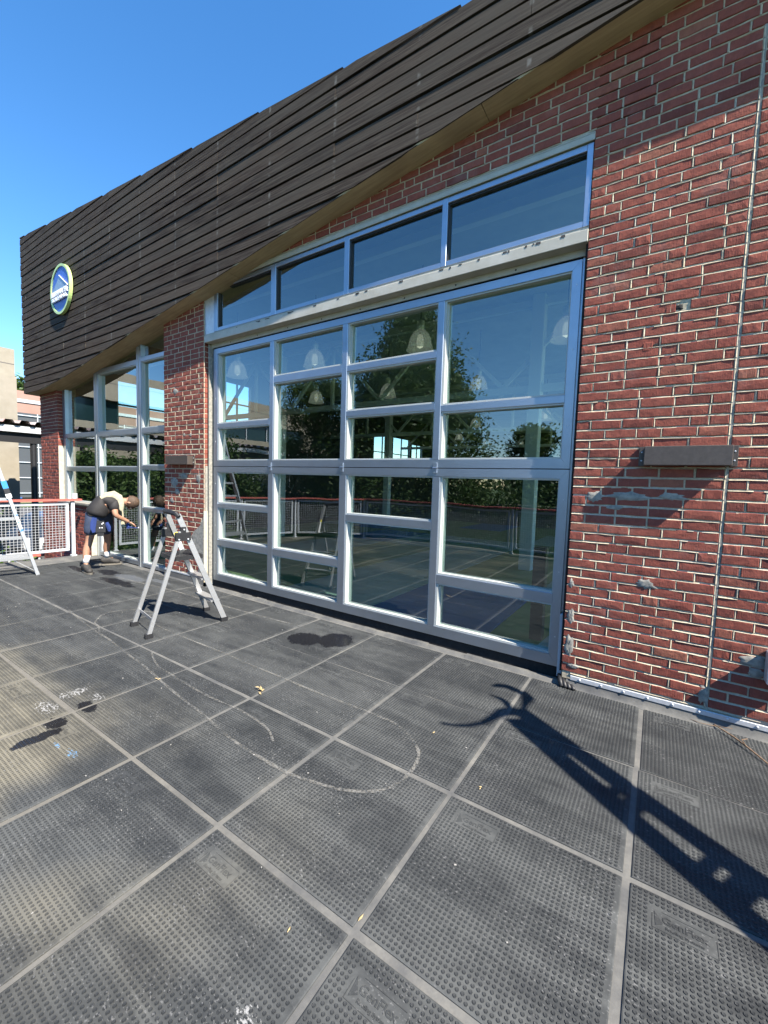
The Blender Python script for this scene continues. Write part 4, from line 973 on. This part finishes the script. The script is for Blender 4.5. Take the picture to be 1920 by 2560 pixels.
# head: skull, jaw, nose, ear
fd = (Vector((.15,.25,-.95))).normalized()                                  # face looks down at the frame foot
def blob(c, r, name, mt, parent, n=14, m_=10, sc_=(1,1,1), rot=None):
    b = MB(); vs = []
    for i in range(m_+1):
        th = math.pi*i/m_
        for j in range(n):
            a = 2*math.pi*j/n; v = Vector((math.sin(th)*math.cos(a)*sc_[0], math.sin(th)*math.sin(a)*sc_[1], math.cos(th)*sc_[2]))*r
            if rot: v = rot @ v
            vs.append(Vector(c)+v)
    b.add(vs, [(i*n+j, i*n+(j+1)%n, (i+1)*n+(j+1)%n, (i+1)*n+j) for i in range(m_) for j in range(n)]); return b.build(name, mt, parent, smooth=True)
up_h = Vector((.62,.70,-.12)).normalized(); rot = up_h.to_track_quat('Z','Y').to_matrix()
hc = head + up_h*.035
hd = blob(hc, .100, 'head', M['skin'], man, sc_=(.80,.98,1.12), rot=rot)
sideR = Vector((.78,-.58,0)).normalized(); sideR = (sideR - up_h*sideR.dot(up_h)).normalized(); fwd = up_h.cross(sideR).normalized()
if fwd.z > 0: fwd = -fwd
blob(hc+fwd*.098-up_h*.01, .018, 'nose', M['skin'], hd, 8, 6, (1,1,1.5), rot)
for s_ in (-1,1):
    blob(hc+sideR*s_*.082-up_h*.012, .026, 'ear', M['skin'], hd, 8, 6, (.5,.8,1.2), rot)
    blob(hc+fwd*.086+sideR*s_*.032+up_h*.012, .012, 'eye', M['signwhite'], hd, 8, 6)
blob(hc+fwd*.088-up_h*.055, .016, 'mouth', M['cloth_b'] if 0 else M['skin'], hd, 8, 6, (1.5,.6,.5), rot)
hb = MB(); n, m_ = 22, 14; vs = []; rr = random.Random(2)
for i in range(m_+1):
    th = math.pi*.60*i/m_
    for j in range(n):
        a = 2*math.pi*j/n; k = 1.0+rr.uniform(-.03,.035); v = Vector((math.sin(th)*math.cos(a)*.86, math.sin(th)*math.sin(a)*1.05, math.cos(th)*1.18))*.104*k; vs.append(hc - fwd*.008 + rot @ v)
hb.add(vs, [(i*n+j, i*n+(j+1)%n, (i+1)*n+(j+1)%n, (i+1)*n+j) for i in range(m_) for j in range(n)]).build('hair', M['hair'], man, smooth=True)
# shirt
sh_pts = [waist+Vector((-.010,-.03,-.115)), waist+Vector((0,0,.0)), (waist+chest)/2+Vector((0,-.01,.030)), chest+Vector((0,0,-.01)), neckb+Vector((-.01,-.02,0)), shR, shR.lerp(elR,.72), shL, shL.lerp(elL,.55)]
skin_mesh('shirt', sh_pts, [(0,1),(1,2),(2,3),(3,4),(3,5),(5,6),(3,7),(7,8)], [.172,.168,.168,.165,.085,.100,.082,.098,.078], M['shirt'], man)
# shorts
so_pts = [pel+Vector((.0,.0,.11)), pel, hipR, hipR.lerp(kneeR,.78), hipL, hipL.lerp(kneeL,.74), hipR.lerp(kneeR,.4), hipL.lerp(kneeL,.4)]
skin_mesh('shorts', so_pts, [(0,1),(1,2),(2,6),(6,3),(1,4),(4,7),(7,5)], [.165,.172,.125,.108,.125,.108,.112,.112], M['shorts'], man)
for ank, knee, toe in ((ankR, kneeR, toeR), (ankL, kneeL, toeL)):
    ank = Vector(ank)
    a = ank+(knee-ank)*.04; b = ank+(knee-ank)*.36
    MB().tube([a, a.lerp(b,.5), b, b+(knee-ank)*.01], [.046,.045,.048,.040], 12).build('sock', M['sock'], man, smooth=True)
    d = (toe-ank); d.z = 0; d.normalize(); sd = Vector((-d.y, d.x, 0)); h0 = Vector((ank.x, ank.y, 0)) - d*.085
    sp = [h0+Vector((0,0,.06)), h0+d*.07+Vector((0,0,.105)), h0+d*.15+Vector((0,0,.075)), h0+d*.22+Vector((0,0,.055)), h0+d*.285+Vector((0,0,.042))]
    skin_mesh('shoe', sp+[h0+d*.055+Vector((0,0,.165))], [(0,1),(1,2),(2,3),(3,4),(1,5)], [.046,.056,.052,.048,.040,.054], M['shoe'], man)
    ol = []
    for k in range(16):
        t = 2*math.pi*k/16; ol.append(h0 + d*(.135+.175*math.cos(t)) + sd*(.046*math.sin(t)))
    MB().flat([(v.x, v.y) for v in ol], .004, .026).build('sole', M['sole'], man)
# hands with five fingers
def hand(wr, ha, side, down):
    d = (ha-wr).normalized(); dn = Vector(down).normalized(); sd = d.cross(dn).normalized()*side; dn = sd.cross(d)*side
    L = .075; P_ = [wr, wr+d*.03, wr+d*L]; E_ = [(0,1),(1,2)]; R_ = [(.026,.022),(.032,.018),(.036,.015)]
    for k, (off, ln) in enumerate(((-.027,.062),(-.009,.076),(.009,.072),(.026,.055))):
        b0 = wr+d*(L-.010)+sd*off*.9; i0 = len(P_); P_ += [b0+d*.018, b0+d*.018+(d*.8-Vector((0,0,.6))).normalized()*ln*.5, b0+d*.016+(d*.8-Vector((0,0,.6))).normalized()*ln*.5+(d*.3-Vector((0,0,.95))).normalized()*ln*.45]
        E_ += [(2,i0),(i0,i0+1),(i0+1,i0+2)]; R_ += [.0092,.0085,.007]
    i0 = len(P_); tb_ = wr+d*.03-sd*.028; P_ += [tb_, tb_-sd*.018+d*.026-Vector((0,0,.01)), tb_-sd*.014+d*.050-Vector((0,0,.022))]; E_ += [(1,i0),(i0,i0+1),(i0+1,i0+2)]; R_ += [.012,.010,.008]
    skin_mesh('hand', P_, E_, R_, M['skin'], man, 1)
hand(wrR, haR, 1, (0,0,-1)); hand(wrL, haL, -1, (0,0,-1))
# towel over the neck
def cloth(name, pth, widths, mt, parent, th=.012):
    b = MB(); pth = [Vector(p_) for p_ in pth]; n = len(pth); vs = []
    for i, p_ in enumerate(pth):
        d = (pth[min(i+1,n-1)]-pth[max(i-1,0)]).normalized(); vw = (C_-p_).normalized(); s_ = d.cross(vw).normalized(); nn = s_.cross(d)
        for k in range(7):
            u = k/6-.5; vs.append(p_ + s_*widths[i]*u + nn*(.014*math.cos(u*math.pi*1.0)+.006*math.sin(k*2.1+i*.9)))
    m0 = len(vs); vs += [v - (C_-v).normalized()*th for v in vs]
    fs = [(i*7+k, i*7+k+1, (i+1)*7+k+1, (i+1)*7+k) for i in range(n-1) for k in range(6)]
    fs += [tuple(q+m0 for q in reversed(f)) for f in fs]
    for i in range(n-1): fs += [(i*7, (i+1)*7, (i+1)*7+m0, i*7+m0), (i*7+6, i*7+6+m0, (i+1)*7+6+m0, (i+1)*7+6)]
    b.add(vs, fs).build(name, M[mt], parent, smooth=True)
tw = bpy.data.objects.new('towel', None); 
up = Vector((0,0,1))
cloth('towel', [tc(v, .966) for v in [(-7.72,-.50,1.185),(-7.70,-.43,1.225),(-7.67,-.33,1.235),(-7.63,-.28,1.19),(-7.60,-.262,1.12),(-7.59,-.25,1.03),(-7.59,-.24,.98)]], [.06,.11,.15,.15,.13,.09,.05], 'towel', man)
cloth('towel_end', [tc(v, .985) for v in [(-7.64,-.235,1.03),(-7.63,-.225,.92),(-7.62,-.22,.82),(-7.60,-.21,.70)]], [.07,.06,.055,.05], 'towel', man)
cloth('cleaning_cloth', [tc(v, .98) for v in [(-7.60,-.15,.76),(-7.585,-.14,.72),(-7.575,-.14,.665)]], [.03,.07,.045], 'cloth_b', man)
# tool pouch on the hip
po = tc((-7.56,-.575,.745), .968); uo = Vector((.38,.92,0)).normalized()
cloth('blue_rag', [tc(v, .962) for v in [(-7.60,-.64,.88),(-7.60,-.66,.80),(-7.60,-.67,.71),(-7.59,-.66,.64)]], [.06,.08,.075,.04], 'cloth_b', man, .03)
cloth('blue_rag', [tc(v, .966) for v in [(-7.53,-.50,.80),(-7.52,-.47,.72),(-7.52,-.46,.65)]], [.05,.06,.035], 'cloth_b', man, .03)
pm = MB(); 
for (zz0, zz1, w_, dpt) in ((-.10,.05,.13,.07), (.02,.075,.10,.05), (-.16,-.08,.09,.05)):
    c = po+Vector((0,0,0)); a = c - uo*w_/2; b2 = c + uo*w_/2; pm.bar(a+up*(zz0+zz1)/2, b2+up*(zz0+zz1)/2, dpt, zz1-zz0)
pm.build('tool_pouch', M['black'], man)
for q in ((.02,.03),(.035,.045),(-.01,-.03),(.02,-.03)): blob(po+uo*q[0]+up*q[1]+Vector((.036,-.015,0)), .010, 'buckle', M['sock'], man, 8, 5)
# squeegee in his hand
sq = empty('squeegee', 'small blue handled squeegee held by the bending man at the window frame', 'tool')
hh = haR + Vector((.02,.03,-.045)); MB().tube([hh-Vector((.05,.10,.0)), hh+Vector((.01,.02,-.02))], .010, 8).build('handle', M['cloth_b'], sq)
MB().bar(hh+Vector((-.06,.035,-.035)), hh+Vector((.07,.015,-.005)), .014, .018).build('blade', M['galv'], sq)

# ------------------------------------------------------------ litter on the deck
M['dry'] = noisy('dry_leaf', (.34,.25,.12), (.44,.34,.18), 30, .9); M['twig'] = noisy('twig', (.12,.07,.04), (.24,.16,.10), 40, .9)
def litter(x, y, s_, lb, nm='dry_leaf', k=4, seed=1):
    rnd = random.Random(seed); b = MB()
    for i in range(k):
        a = rnd.uniform(0, 6.28); c = Vector((x+rnd.uniform(-s_,s_)*.6, y+rnd.uniform(-s_,s_)*.6, .006+.004*i)); u = Vector((math.cos(a), math.sin(a), rnd.uniform(-.1,.3)))*s_*.5; v = Vector((-math.sin(a), math.cos(a), .1))*s_*.18
        b.add([c-u, c-u*.2+v, c+u, c+u*.1-v*.8, c+Vector((0,0,.004))], [(0,4,1),(1,4,2),(2,4,3),(3,4,0)])
    o = b.build(nm, M['dry']); tag(o, lb, 'leaf')
litter(-2.412,-1.617,.050,'crumpled dry tan leaf clump on the seam between pads below the small ladder', k=6, seed=2)
litter(-3.18,-1.962,.030,'small dry leaf scrap on a pad seam crossed by a pale line', k=2, seed=3)
litter(-1.099,-1.306,.030,'thin yellow leaf sliver left of the long ladder shadow', k=1, seed=4)
litter(-.699,-1.604,.020,'small curled yellow leaf on the pad under the ladder shadow', k=2, seed=5)
litter(-1.007,-2.673,.024,'small brown curled leaf near the picture bottom', k=1, seed=6)
litter(-.83,-2.48,.030,'pale sliver of leaf on the near pad crossing', k=1, seed=8)
tg = MB().tube([(.33,-.03,.020),(.42,-.12,.020),(.50,-.22,.022),(.56,-.31,.020),(.64,-.44,.014)], [.003,.004,.005,.005,.004], 6).tube([(.42,-.12,.02),(.46,-.13,.03),(.50,-.125,.035)], [.003,.002,.0015], 5).tube([(.55,-.30,.02),(.53,-.26,.04),(.56,-.24,.045)], [.003,.003,.002], 5).tube([(.24,-.10,.012),(.33,-.125,.014),(.42,-.12,.018)], [.002,.002,.002], 5).build('twig', M['twig'], smooth=True)
tag(tg, 'broken brown twig on the pads at the right picture edge', 'twig')
M['grit'] = mat('grit', (.30,.29,.27), .9); gt = MB(); rnd = random.Random(9)
for k in range(80):
    x = rnd.uniform(-6.5, 1.2); y = rnd.uniform(-3.3,-.15); s_ = rnd.uniform(.0015,.0042); c = Vector((x,y,.005)); a = rnd.uniform(0,3); u = Vector((math.cos(a),math.sin(a),0))
    gt.bar(c-u*s_*rnd.uniform(.6,2.0), c+u*s_, s_*1.2, s_)
gt.build('grit', M['grit'], kind='stuff')

# ------------------------------------------------------------ surroundings: concrete building, canopy, cars, trees
cbd = empty('concrete_building', 'beige concrete building beyond the deck at left, mirrored in the window wall', 'building')
X0 = -20.0; y0, y1 = -26.0, 1.78
opn = [(-1.9,-.6,3.6,4.85),(-9.0,-3.0,3.75,4.75),(-16.5,-10.0,3.75,4.75),(-24.5,-18.0,3.75,4.75),(-24.5,-3.0,.9,2.3)]
holed(X0, y0, y1, -1.5, 6.0, opn, .4).build('wall', M['concrete'], cbd)
MB().box(X0-7.5, X0-.4, y0, y0+.3, -1.5, 5.9).box(X0-7.5, X0-.4, y1-.3, y1, -1.5, 5.98).box(X0-7.8, X0-7.5, y0, y1, -1.5, 5.9).build('wall', M['concrete'], cbd)
MB().box(X0-7.5, X0-.4, y0+.3, y1-.3, 5.5, 5.7).build('roof', M['concrete'], cbd)
MB().box(X0-.6,X0-.40, y0,y1-.3, -1.4, 3.55).build('lower_block', M['darkglass'], cbd)
for (a, b, c, d) in opn[1:]:
    MB().box(X0-.30, X0-.26, a, b, c, d).build('pane', M['darkglass'], cbd)
    k = a+1.5
    while k < b-.3: MB().box(X0-.26, X0-.20, k-.03, k+.03, c, d).build('mullion', M['white_metal'], cbd); k += 1.5
for z in (2.9, 5.45): MB().box(X0, X0+.004, y0, y1-.01, z, z+.03).build('seam', M['seam'], cbd)
MB().lathe([(0,-.01),(.16,-.01),(.16,0)], (X0+.01, 1.45, 3.9), 14, 'x').build('fitting', M['signwhite'], cbd)
for (a, b) in ((1.2,-1.5),):
    MB().box(X0+.002, X0+.22, a-.0, a+.56, -1.5, 5.0).build('pilaster', M['concrete'], cbd)
can = empty('canopy', 'long low canopy with a corrugated red and white roof edge on black posts', 'canopy')
M['corr'] = noisy('corrugated_roof', (.46,.44,.42), (.40,.18,.14), 1.2, .7, 0, .1)
prof_ = []; k = -14.0
while k < 5.2:
    prof_ += [(k,3.06),(k+.10,3.06),(k+.15,2.97),(k+.25,2.97),(k+.30,3.06)]; k += .36
vs = [(-15.6,a,z) for a, z in prof_] + [(-18.2,a,z+.12) for a, z in prof_]; n = len(prof_)
MB().add(vs, [(i, i+1, n+i+1, n+i) for i in range(n-1)]).build('corrugated_sheet', M['corr'], can)
MB().box(-15.78,-15.70,-14,5.2,2.72,2.90).build('fascia', M['galv'], can); MB().box(-15.86,-15.80,-14,5.2,2.42,2.72).build('beam', M['black_steel'], can)
MB().box(-18.2,-15.86,-14,5.2,2.90,2.95).build('ceiling', M['black_steel'], can)
for yy in (1.05,-2.2,-5.4,-8.6,-11.8,4.6): MB().tube([(-15.9,yy,-1.5),(-15.9,yy,2.5)], .085, 12).build('post', M['black_steel'], can)
fb = empty('brick_building', 'far red brick building with a gridded dark window wall, behind the canopy post', 'building')
M['brick_pale'] = noisy('pale_brick', (.30,.17,.13), (.34,.20,.16), .4, .9); M['slate'] = mat('slate_glazing', (.06,.065,.07), .5)
MB().box(-60,-52,-8,30,-1.5,9.3).build('wall', M['brick_pale'], fb)
MB().box(-51.99,-51.8,-4,26,-1.0,7.2).build('window', M['slate'], fb)
bb = MB()
for k in range(15): bb.box(-51.8,-51.7,-4+k*2,-3.93+k*2,-1.0,7.2)
for k in range(6): bb.box(-51.8,-51.68,-4,26,-.6+k*1.5,-.52+k*1.5)
bb.build('window_grid', M['galv'], fb, kind='stuff')
MB().box(-51.99,-51.9,-8,30,8.2,8.5).build('cornice', M['white_metal'], fb); MB().box(-56,-54.5,6,7.3,9.3,10.6).build('chimney', M['bronze'], fb)

def car(x, y, rz, body, label):
    t = empty('parked_car', label, 'car', 'cars parked on the street below the deck', loc=(x, y, -1.494)); t.rotation_euler.z = rz
    pr = [(-2.2,.35),(-2.25,.75),(-2.15,.98),(-1.95,1.02),(-1.55,1.45),(-1.2,1.56),(.2,1.56),(.55,1.47),(1.05,1.05),(1.95,.92),(2.2,.78),(2.25,.45),(2.15,.28),(-2.1,.28)]
    b = MB(); n = len(pr); vs = []
    for (yy, s_) in ((-.88,.98),(-.80,1.0),(.80,1.0),(.88,.98)):
        for a, z in pr:
            tuck = .16*max(0, z-1.0)/.56; vs.append((a*(1 if abs(yy) < .85 else .985), yy*(1-tuck), z if abs(yy) < .85 else .34+(z-.34)*.985))
    b.add(vs, [tuple(range(n)), tuple(range(4*n-1,3*n-1,-1))]+[(k*n+i, (k+1)*n+i, (k+1)*n+(i+1)%n, k*n+(i+1)%n) for k in range(3) for i in range(n)]).build('body', body, t)
    for s_ in (-1,1):
        MB().add([(-1.75,s_*.868,1.06),(-.35,s_*.868,1.06),(-.35,s_*.775,1.48),(-1.35,s_*.775,1.46)], [(0,1,2,3)]).build('side_window', M['darkglass'], t)
        MB().add([(-.25,s_*.868,1.06),(.92,s_*.868,1.06),(.48,s_*.775,1.45),(-.25,s_*.775,1.48)], [(0,1,2,3)]).build('side_window', M['darkglass'], t)
        for xx in (-1.38, 1.38):
            w_ = MB().lathe([(.12,.11),(.31,.11),(.34,.08),(.34,-.08),(.31,-.11),(.12,-.11)], (xx, s_*.80, .34), 20, 'y').build('wheel', M['black'], t)
            MB().lathe([(0,.115*s_),(.20,.115*s_),(.21,.09*s_)], (xx, s_*.80, .34), 16, 'y').build('rim', M['galv'], w_)
        MB().box(2.10,2.262,s_*.62-.14,s_*.62+.14,.66,.80).build('headlight', M['signwhite'], t); MB().box(-2.262,-2.15,s_*.66-.12,s_*.66+.12,.80,.95).build('tail_light', M['red_rail'], t)
    MB().add([(.62,-.70,1.46),(.62,.70,1.46),(1.08,.78,1.07),(1.08,-.78,1.07)], [(0,1,2,3)]).build('windscreen', M['darkglass'], t)
    return t
M['car_w'] = mat('white_car', (.72,.73,.75), .25); M['car_b'] = mat('blue_car', (.05,.10,.25), .25); M['car_r'] = mat('red_car', (.35,.02,.03), .25); M['car_g'] = mat('grey_car', (.2,.2,.21), .25)
car(-19.6, 3.6, math.radians(96), M['car_w'], 'white hatchback parked below, seen through the railing mesh')
car(-24.5, 6.9, math.radians(90), M['car_b'], 'blue car parked behind the white one, right part of the mesh')
car(-13.8, -8.6, math.radians(80), M['car_g'], 'grey car parked below the deck, mirrored in the left panes')
# round tables
for (x, y, c, nm) in ((-46,6.15,(.75,.62,.03),'yellow'), (-46,8.2,(.05,.16,.45),'blue')):
    mt = mat('table_'+nm, c, .5); t = empty('round_table', f'round {nm} outdoor table far beyond the railing', 'table', loc=(x, y, -1.49))
    MB().lathe([(0,.80),(.85,.80),(.85,.72),(0,.72)], (0,0,0), 20).build('top', mt, t); MB().tube([(0,0,0),(0,0,.72)], .06, 8).build('leg', M['galv'], t)
lr = empty('lower_railing', 'low white railing with a red rail beside the lower lawn, seen through the mesh', 'railing')
MB().bar((-13.2,-1.6,-.55),(-13.2,4.0,-.55),.10,.05).build('handrail', M['red_rail'], lr)
for k in range(9): MB().bar((-13.2,-1.5+k*.6,-1.5),(-13.2,-1.5+k*.6,-.58),.04,.04,(1,0,0)).build('post', M['white_metal'], lr)
hd2 = None

import numpy as np
def leaves(b, pts, s0, s1, rnd):
    g = np.random.default_rng(rnd.randrange(1<<30)); P_ = np.array([tuple(c) for c in pts]); n = len(P_)
    a = g.uniform(0, 6.28, n); e_ = g.uniform(-.9, .9, n); u = np.stack([np.cos(a)*np.cos(e_), np.sin(a)*np.cos(e_), np.sin(e_)], 1)
    v = np.cross(u, g.uniform(-1, 1, (n, 3))); v /= np.linalg.norm(v, axis=1)[:, None]+1e-9; s_ = g.uniform(s0, s1, n)[:, None]; u *= s_; v *= s_*.46
    V = np.stack([P_-u, P_+v, P_+u, P_-v], 1).reshape(-1, 3); k = len(b.v); b.v += V.tolist(); b.f += (np.arange(n*4).reshape(-1, 4)+k).tolist(); return
    for c in pts:
        a = rnd.uniform(0, 6.28); e_ = rnd.uniform(-.9,.9); u = Vector((math.cos(a)*math.cos(e_), math.sin(a)*math.cos(e_), math.sin(e_))); v = u.cross(Vector((rnd.uniform(-1,1),rnd.uniform(-1,1),rnd.uniform(-1,1)))).normalized(); s_ = rnd.uniform(s0, s1)
        u *= s_; v *= s_*.42; b.add([c-u, c+v, c+u, c-v], [(0,1,2,3)])
def tree(x, y, h, r, n, mt, label, shape='round', seed=1, base=-1.5, s=(.06,.12), crown0=.22, group='trees round the deck'):
    rnd = random.Random(seed); t = empty('tree' if shape == 'round' else 'conifer_tree', label, 'tree', group, loc=(x, y, base))
    tk = MB(); tk.tube([(0,0,0),(.05,0,h*.3),(0,.05,h*.6),(0,0,h*.92)], [.05*h*.45,.035*h*.45,.022*h*.45,.01], 10); 
    tips = []
    for k in range(110 if shape == 'round' else 330):
        f = crown0 + (1-crown0)*rnd.random()**(.9 if shape == 'round' else 1.1)*.97; a = rnd.uniform(0, 6.28)
        if shape == 'round': rr_ = r*math.sqrt(max(.02, 1-((f-crown0)/(1-crown0)*2-.85)**2/1.4))*rnd.uniform(.45,1.0)
        else: q = (f-crown0)/(1-crown0); rr_ = r*min(1, (1-q)*1.5+.05)*min(1, .55+q*3)*rnd.uniform(.65,1.05)
        tp = Vector((math.cos(a)*rr_, math.sin(a)*rr_, h*f)); tips.append(tp)
        st = Vector((0,0,h*f*(.80 if shape == 'round' else .9))); tk.tube([st, st.lerp(tp,.5)+Vector((0,0,.04*h*.2)), tp], [.022,.012,.004], 5)
    tk.build('trunk', M['bark'], t, smooth=True)
    b = MB(); pts = []
    for i in range(n):
        tp = rnd.choice(tips); cl = (.11*r + .06 if shape == 'round' else .065*r+.06); v = Vector((rnd.gauss(0,cl), rnd.gauss(0,cl), rnd.gauss(0,cl*.8 if shape == 'round' else cl*1.6)))
        p_ = tp*1.0 + v
        if rnd.random() < .25: p_ = Vector((tp.x*rnd.random(), tp.y*rnd.random(), tp.z)) + v
        pts.append(p_)
    leaves(b, pts, s[0], s[1], rnd); cr = b.build('crown', M[mt], t, kind='stuff'); return t
tree(-8.15,-10.2, 9.5, 3.5, 110000, 'leaf_dark', 'tall dark pointed tree behind the deck, mirrored in the middle door panes', 'cone', 3, s=(.045,.10), crown0=.04)
tree(-12.6,-9.8, 7.4, 1.9, 42000, 'leaf', 'small bushy tree behind the deck, mirrored in the second door column', 'round', 5, s=(.035,.07), crown0=.12)
tree(-5.3,-17.2, 5.9, 1.4, 16000, 'leaf', 'little tree far behind the deck, mirrored low in the right upper pane', 'round', 8, s=(.06,.12), crown0=.15)
tree(-2.6,-17.5, 6.6, 1.5, 16000, 'leaf_dark', 'dark tree far behind the deck, mirrored at the right door stile', 'round', 9, s=(.06,.12), crown0=.12)
tree(-15.2,-5.6, 4.6, 2.3, 50000, 'leaf_dark', 'broad dense bush tree left of the deck, mirrored in the window wall', 'round', 12, s=(.05,.10), crown0=.06)
tree(-14.6,-2.0, 3.6, 1.6, 30000, 'leaf', 'low leafy tree left of the deck, mirrored beside the man', 'round', 13, s=(.05,.10), crown0=.06)
tree(-70,17.5, 15.0, 5.0, 5000, 'leaf', 'green tree rising behind the far brick building at left', 'round', 15, s=(.25,.5))
tree(-68,24.0, 13.0, 4.5, 3000, 'leaf', 'second tree behind the far brick building, mostly hidden by the pier', 'round', 16, s=(.25,.5))
hg = MB(); rnd = random.Random(5)
pts = [Vector((rnd.uniform(-24,9), -8.6+rnd.gauss(0,.5)-.4*abs(math.sin(k)), -1.4+2.9*rnd.random()**.8*(1+.12*math.sin(k*.7)))) for k in range(60000)]
leaves(hg, pts, .035, .08, rnd); hgo = hg.build('hedge', M['leaf_dark'], kind='stuff'); hgo['label'] = 'long dark hedge below and behind the deck, mirrored in the lower panes'
wl = MB().box(-24, 9, -9.6, -9.3, -1.5, 1.0).build('garden_wall', M['concrete']); tag(wl, 'low concrete garden wall behind the dark hedge', 'wall')
lh = MB(); pts = [Vector((rnd.uniform(-13.0,-11.9), rnd.uniform(-1.6,3.4), -1.5+.95*rnd.random())) for k in range(5000)]
leaves(lh, pts, .03, .07, rnd); lho = lh.build('shrubbery', M['leaf'], kind='stuff'); lho['label'] = 'green shrubs below the railing at left'

print('objects', len(bpy.data.objects))
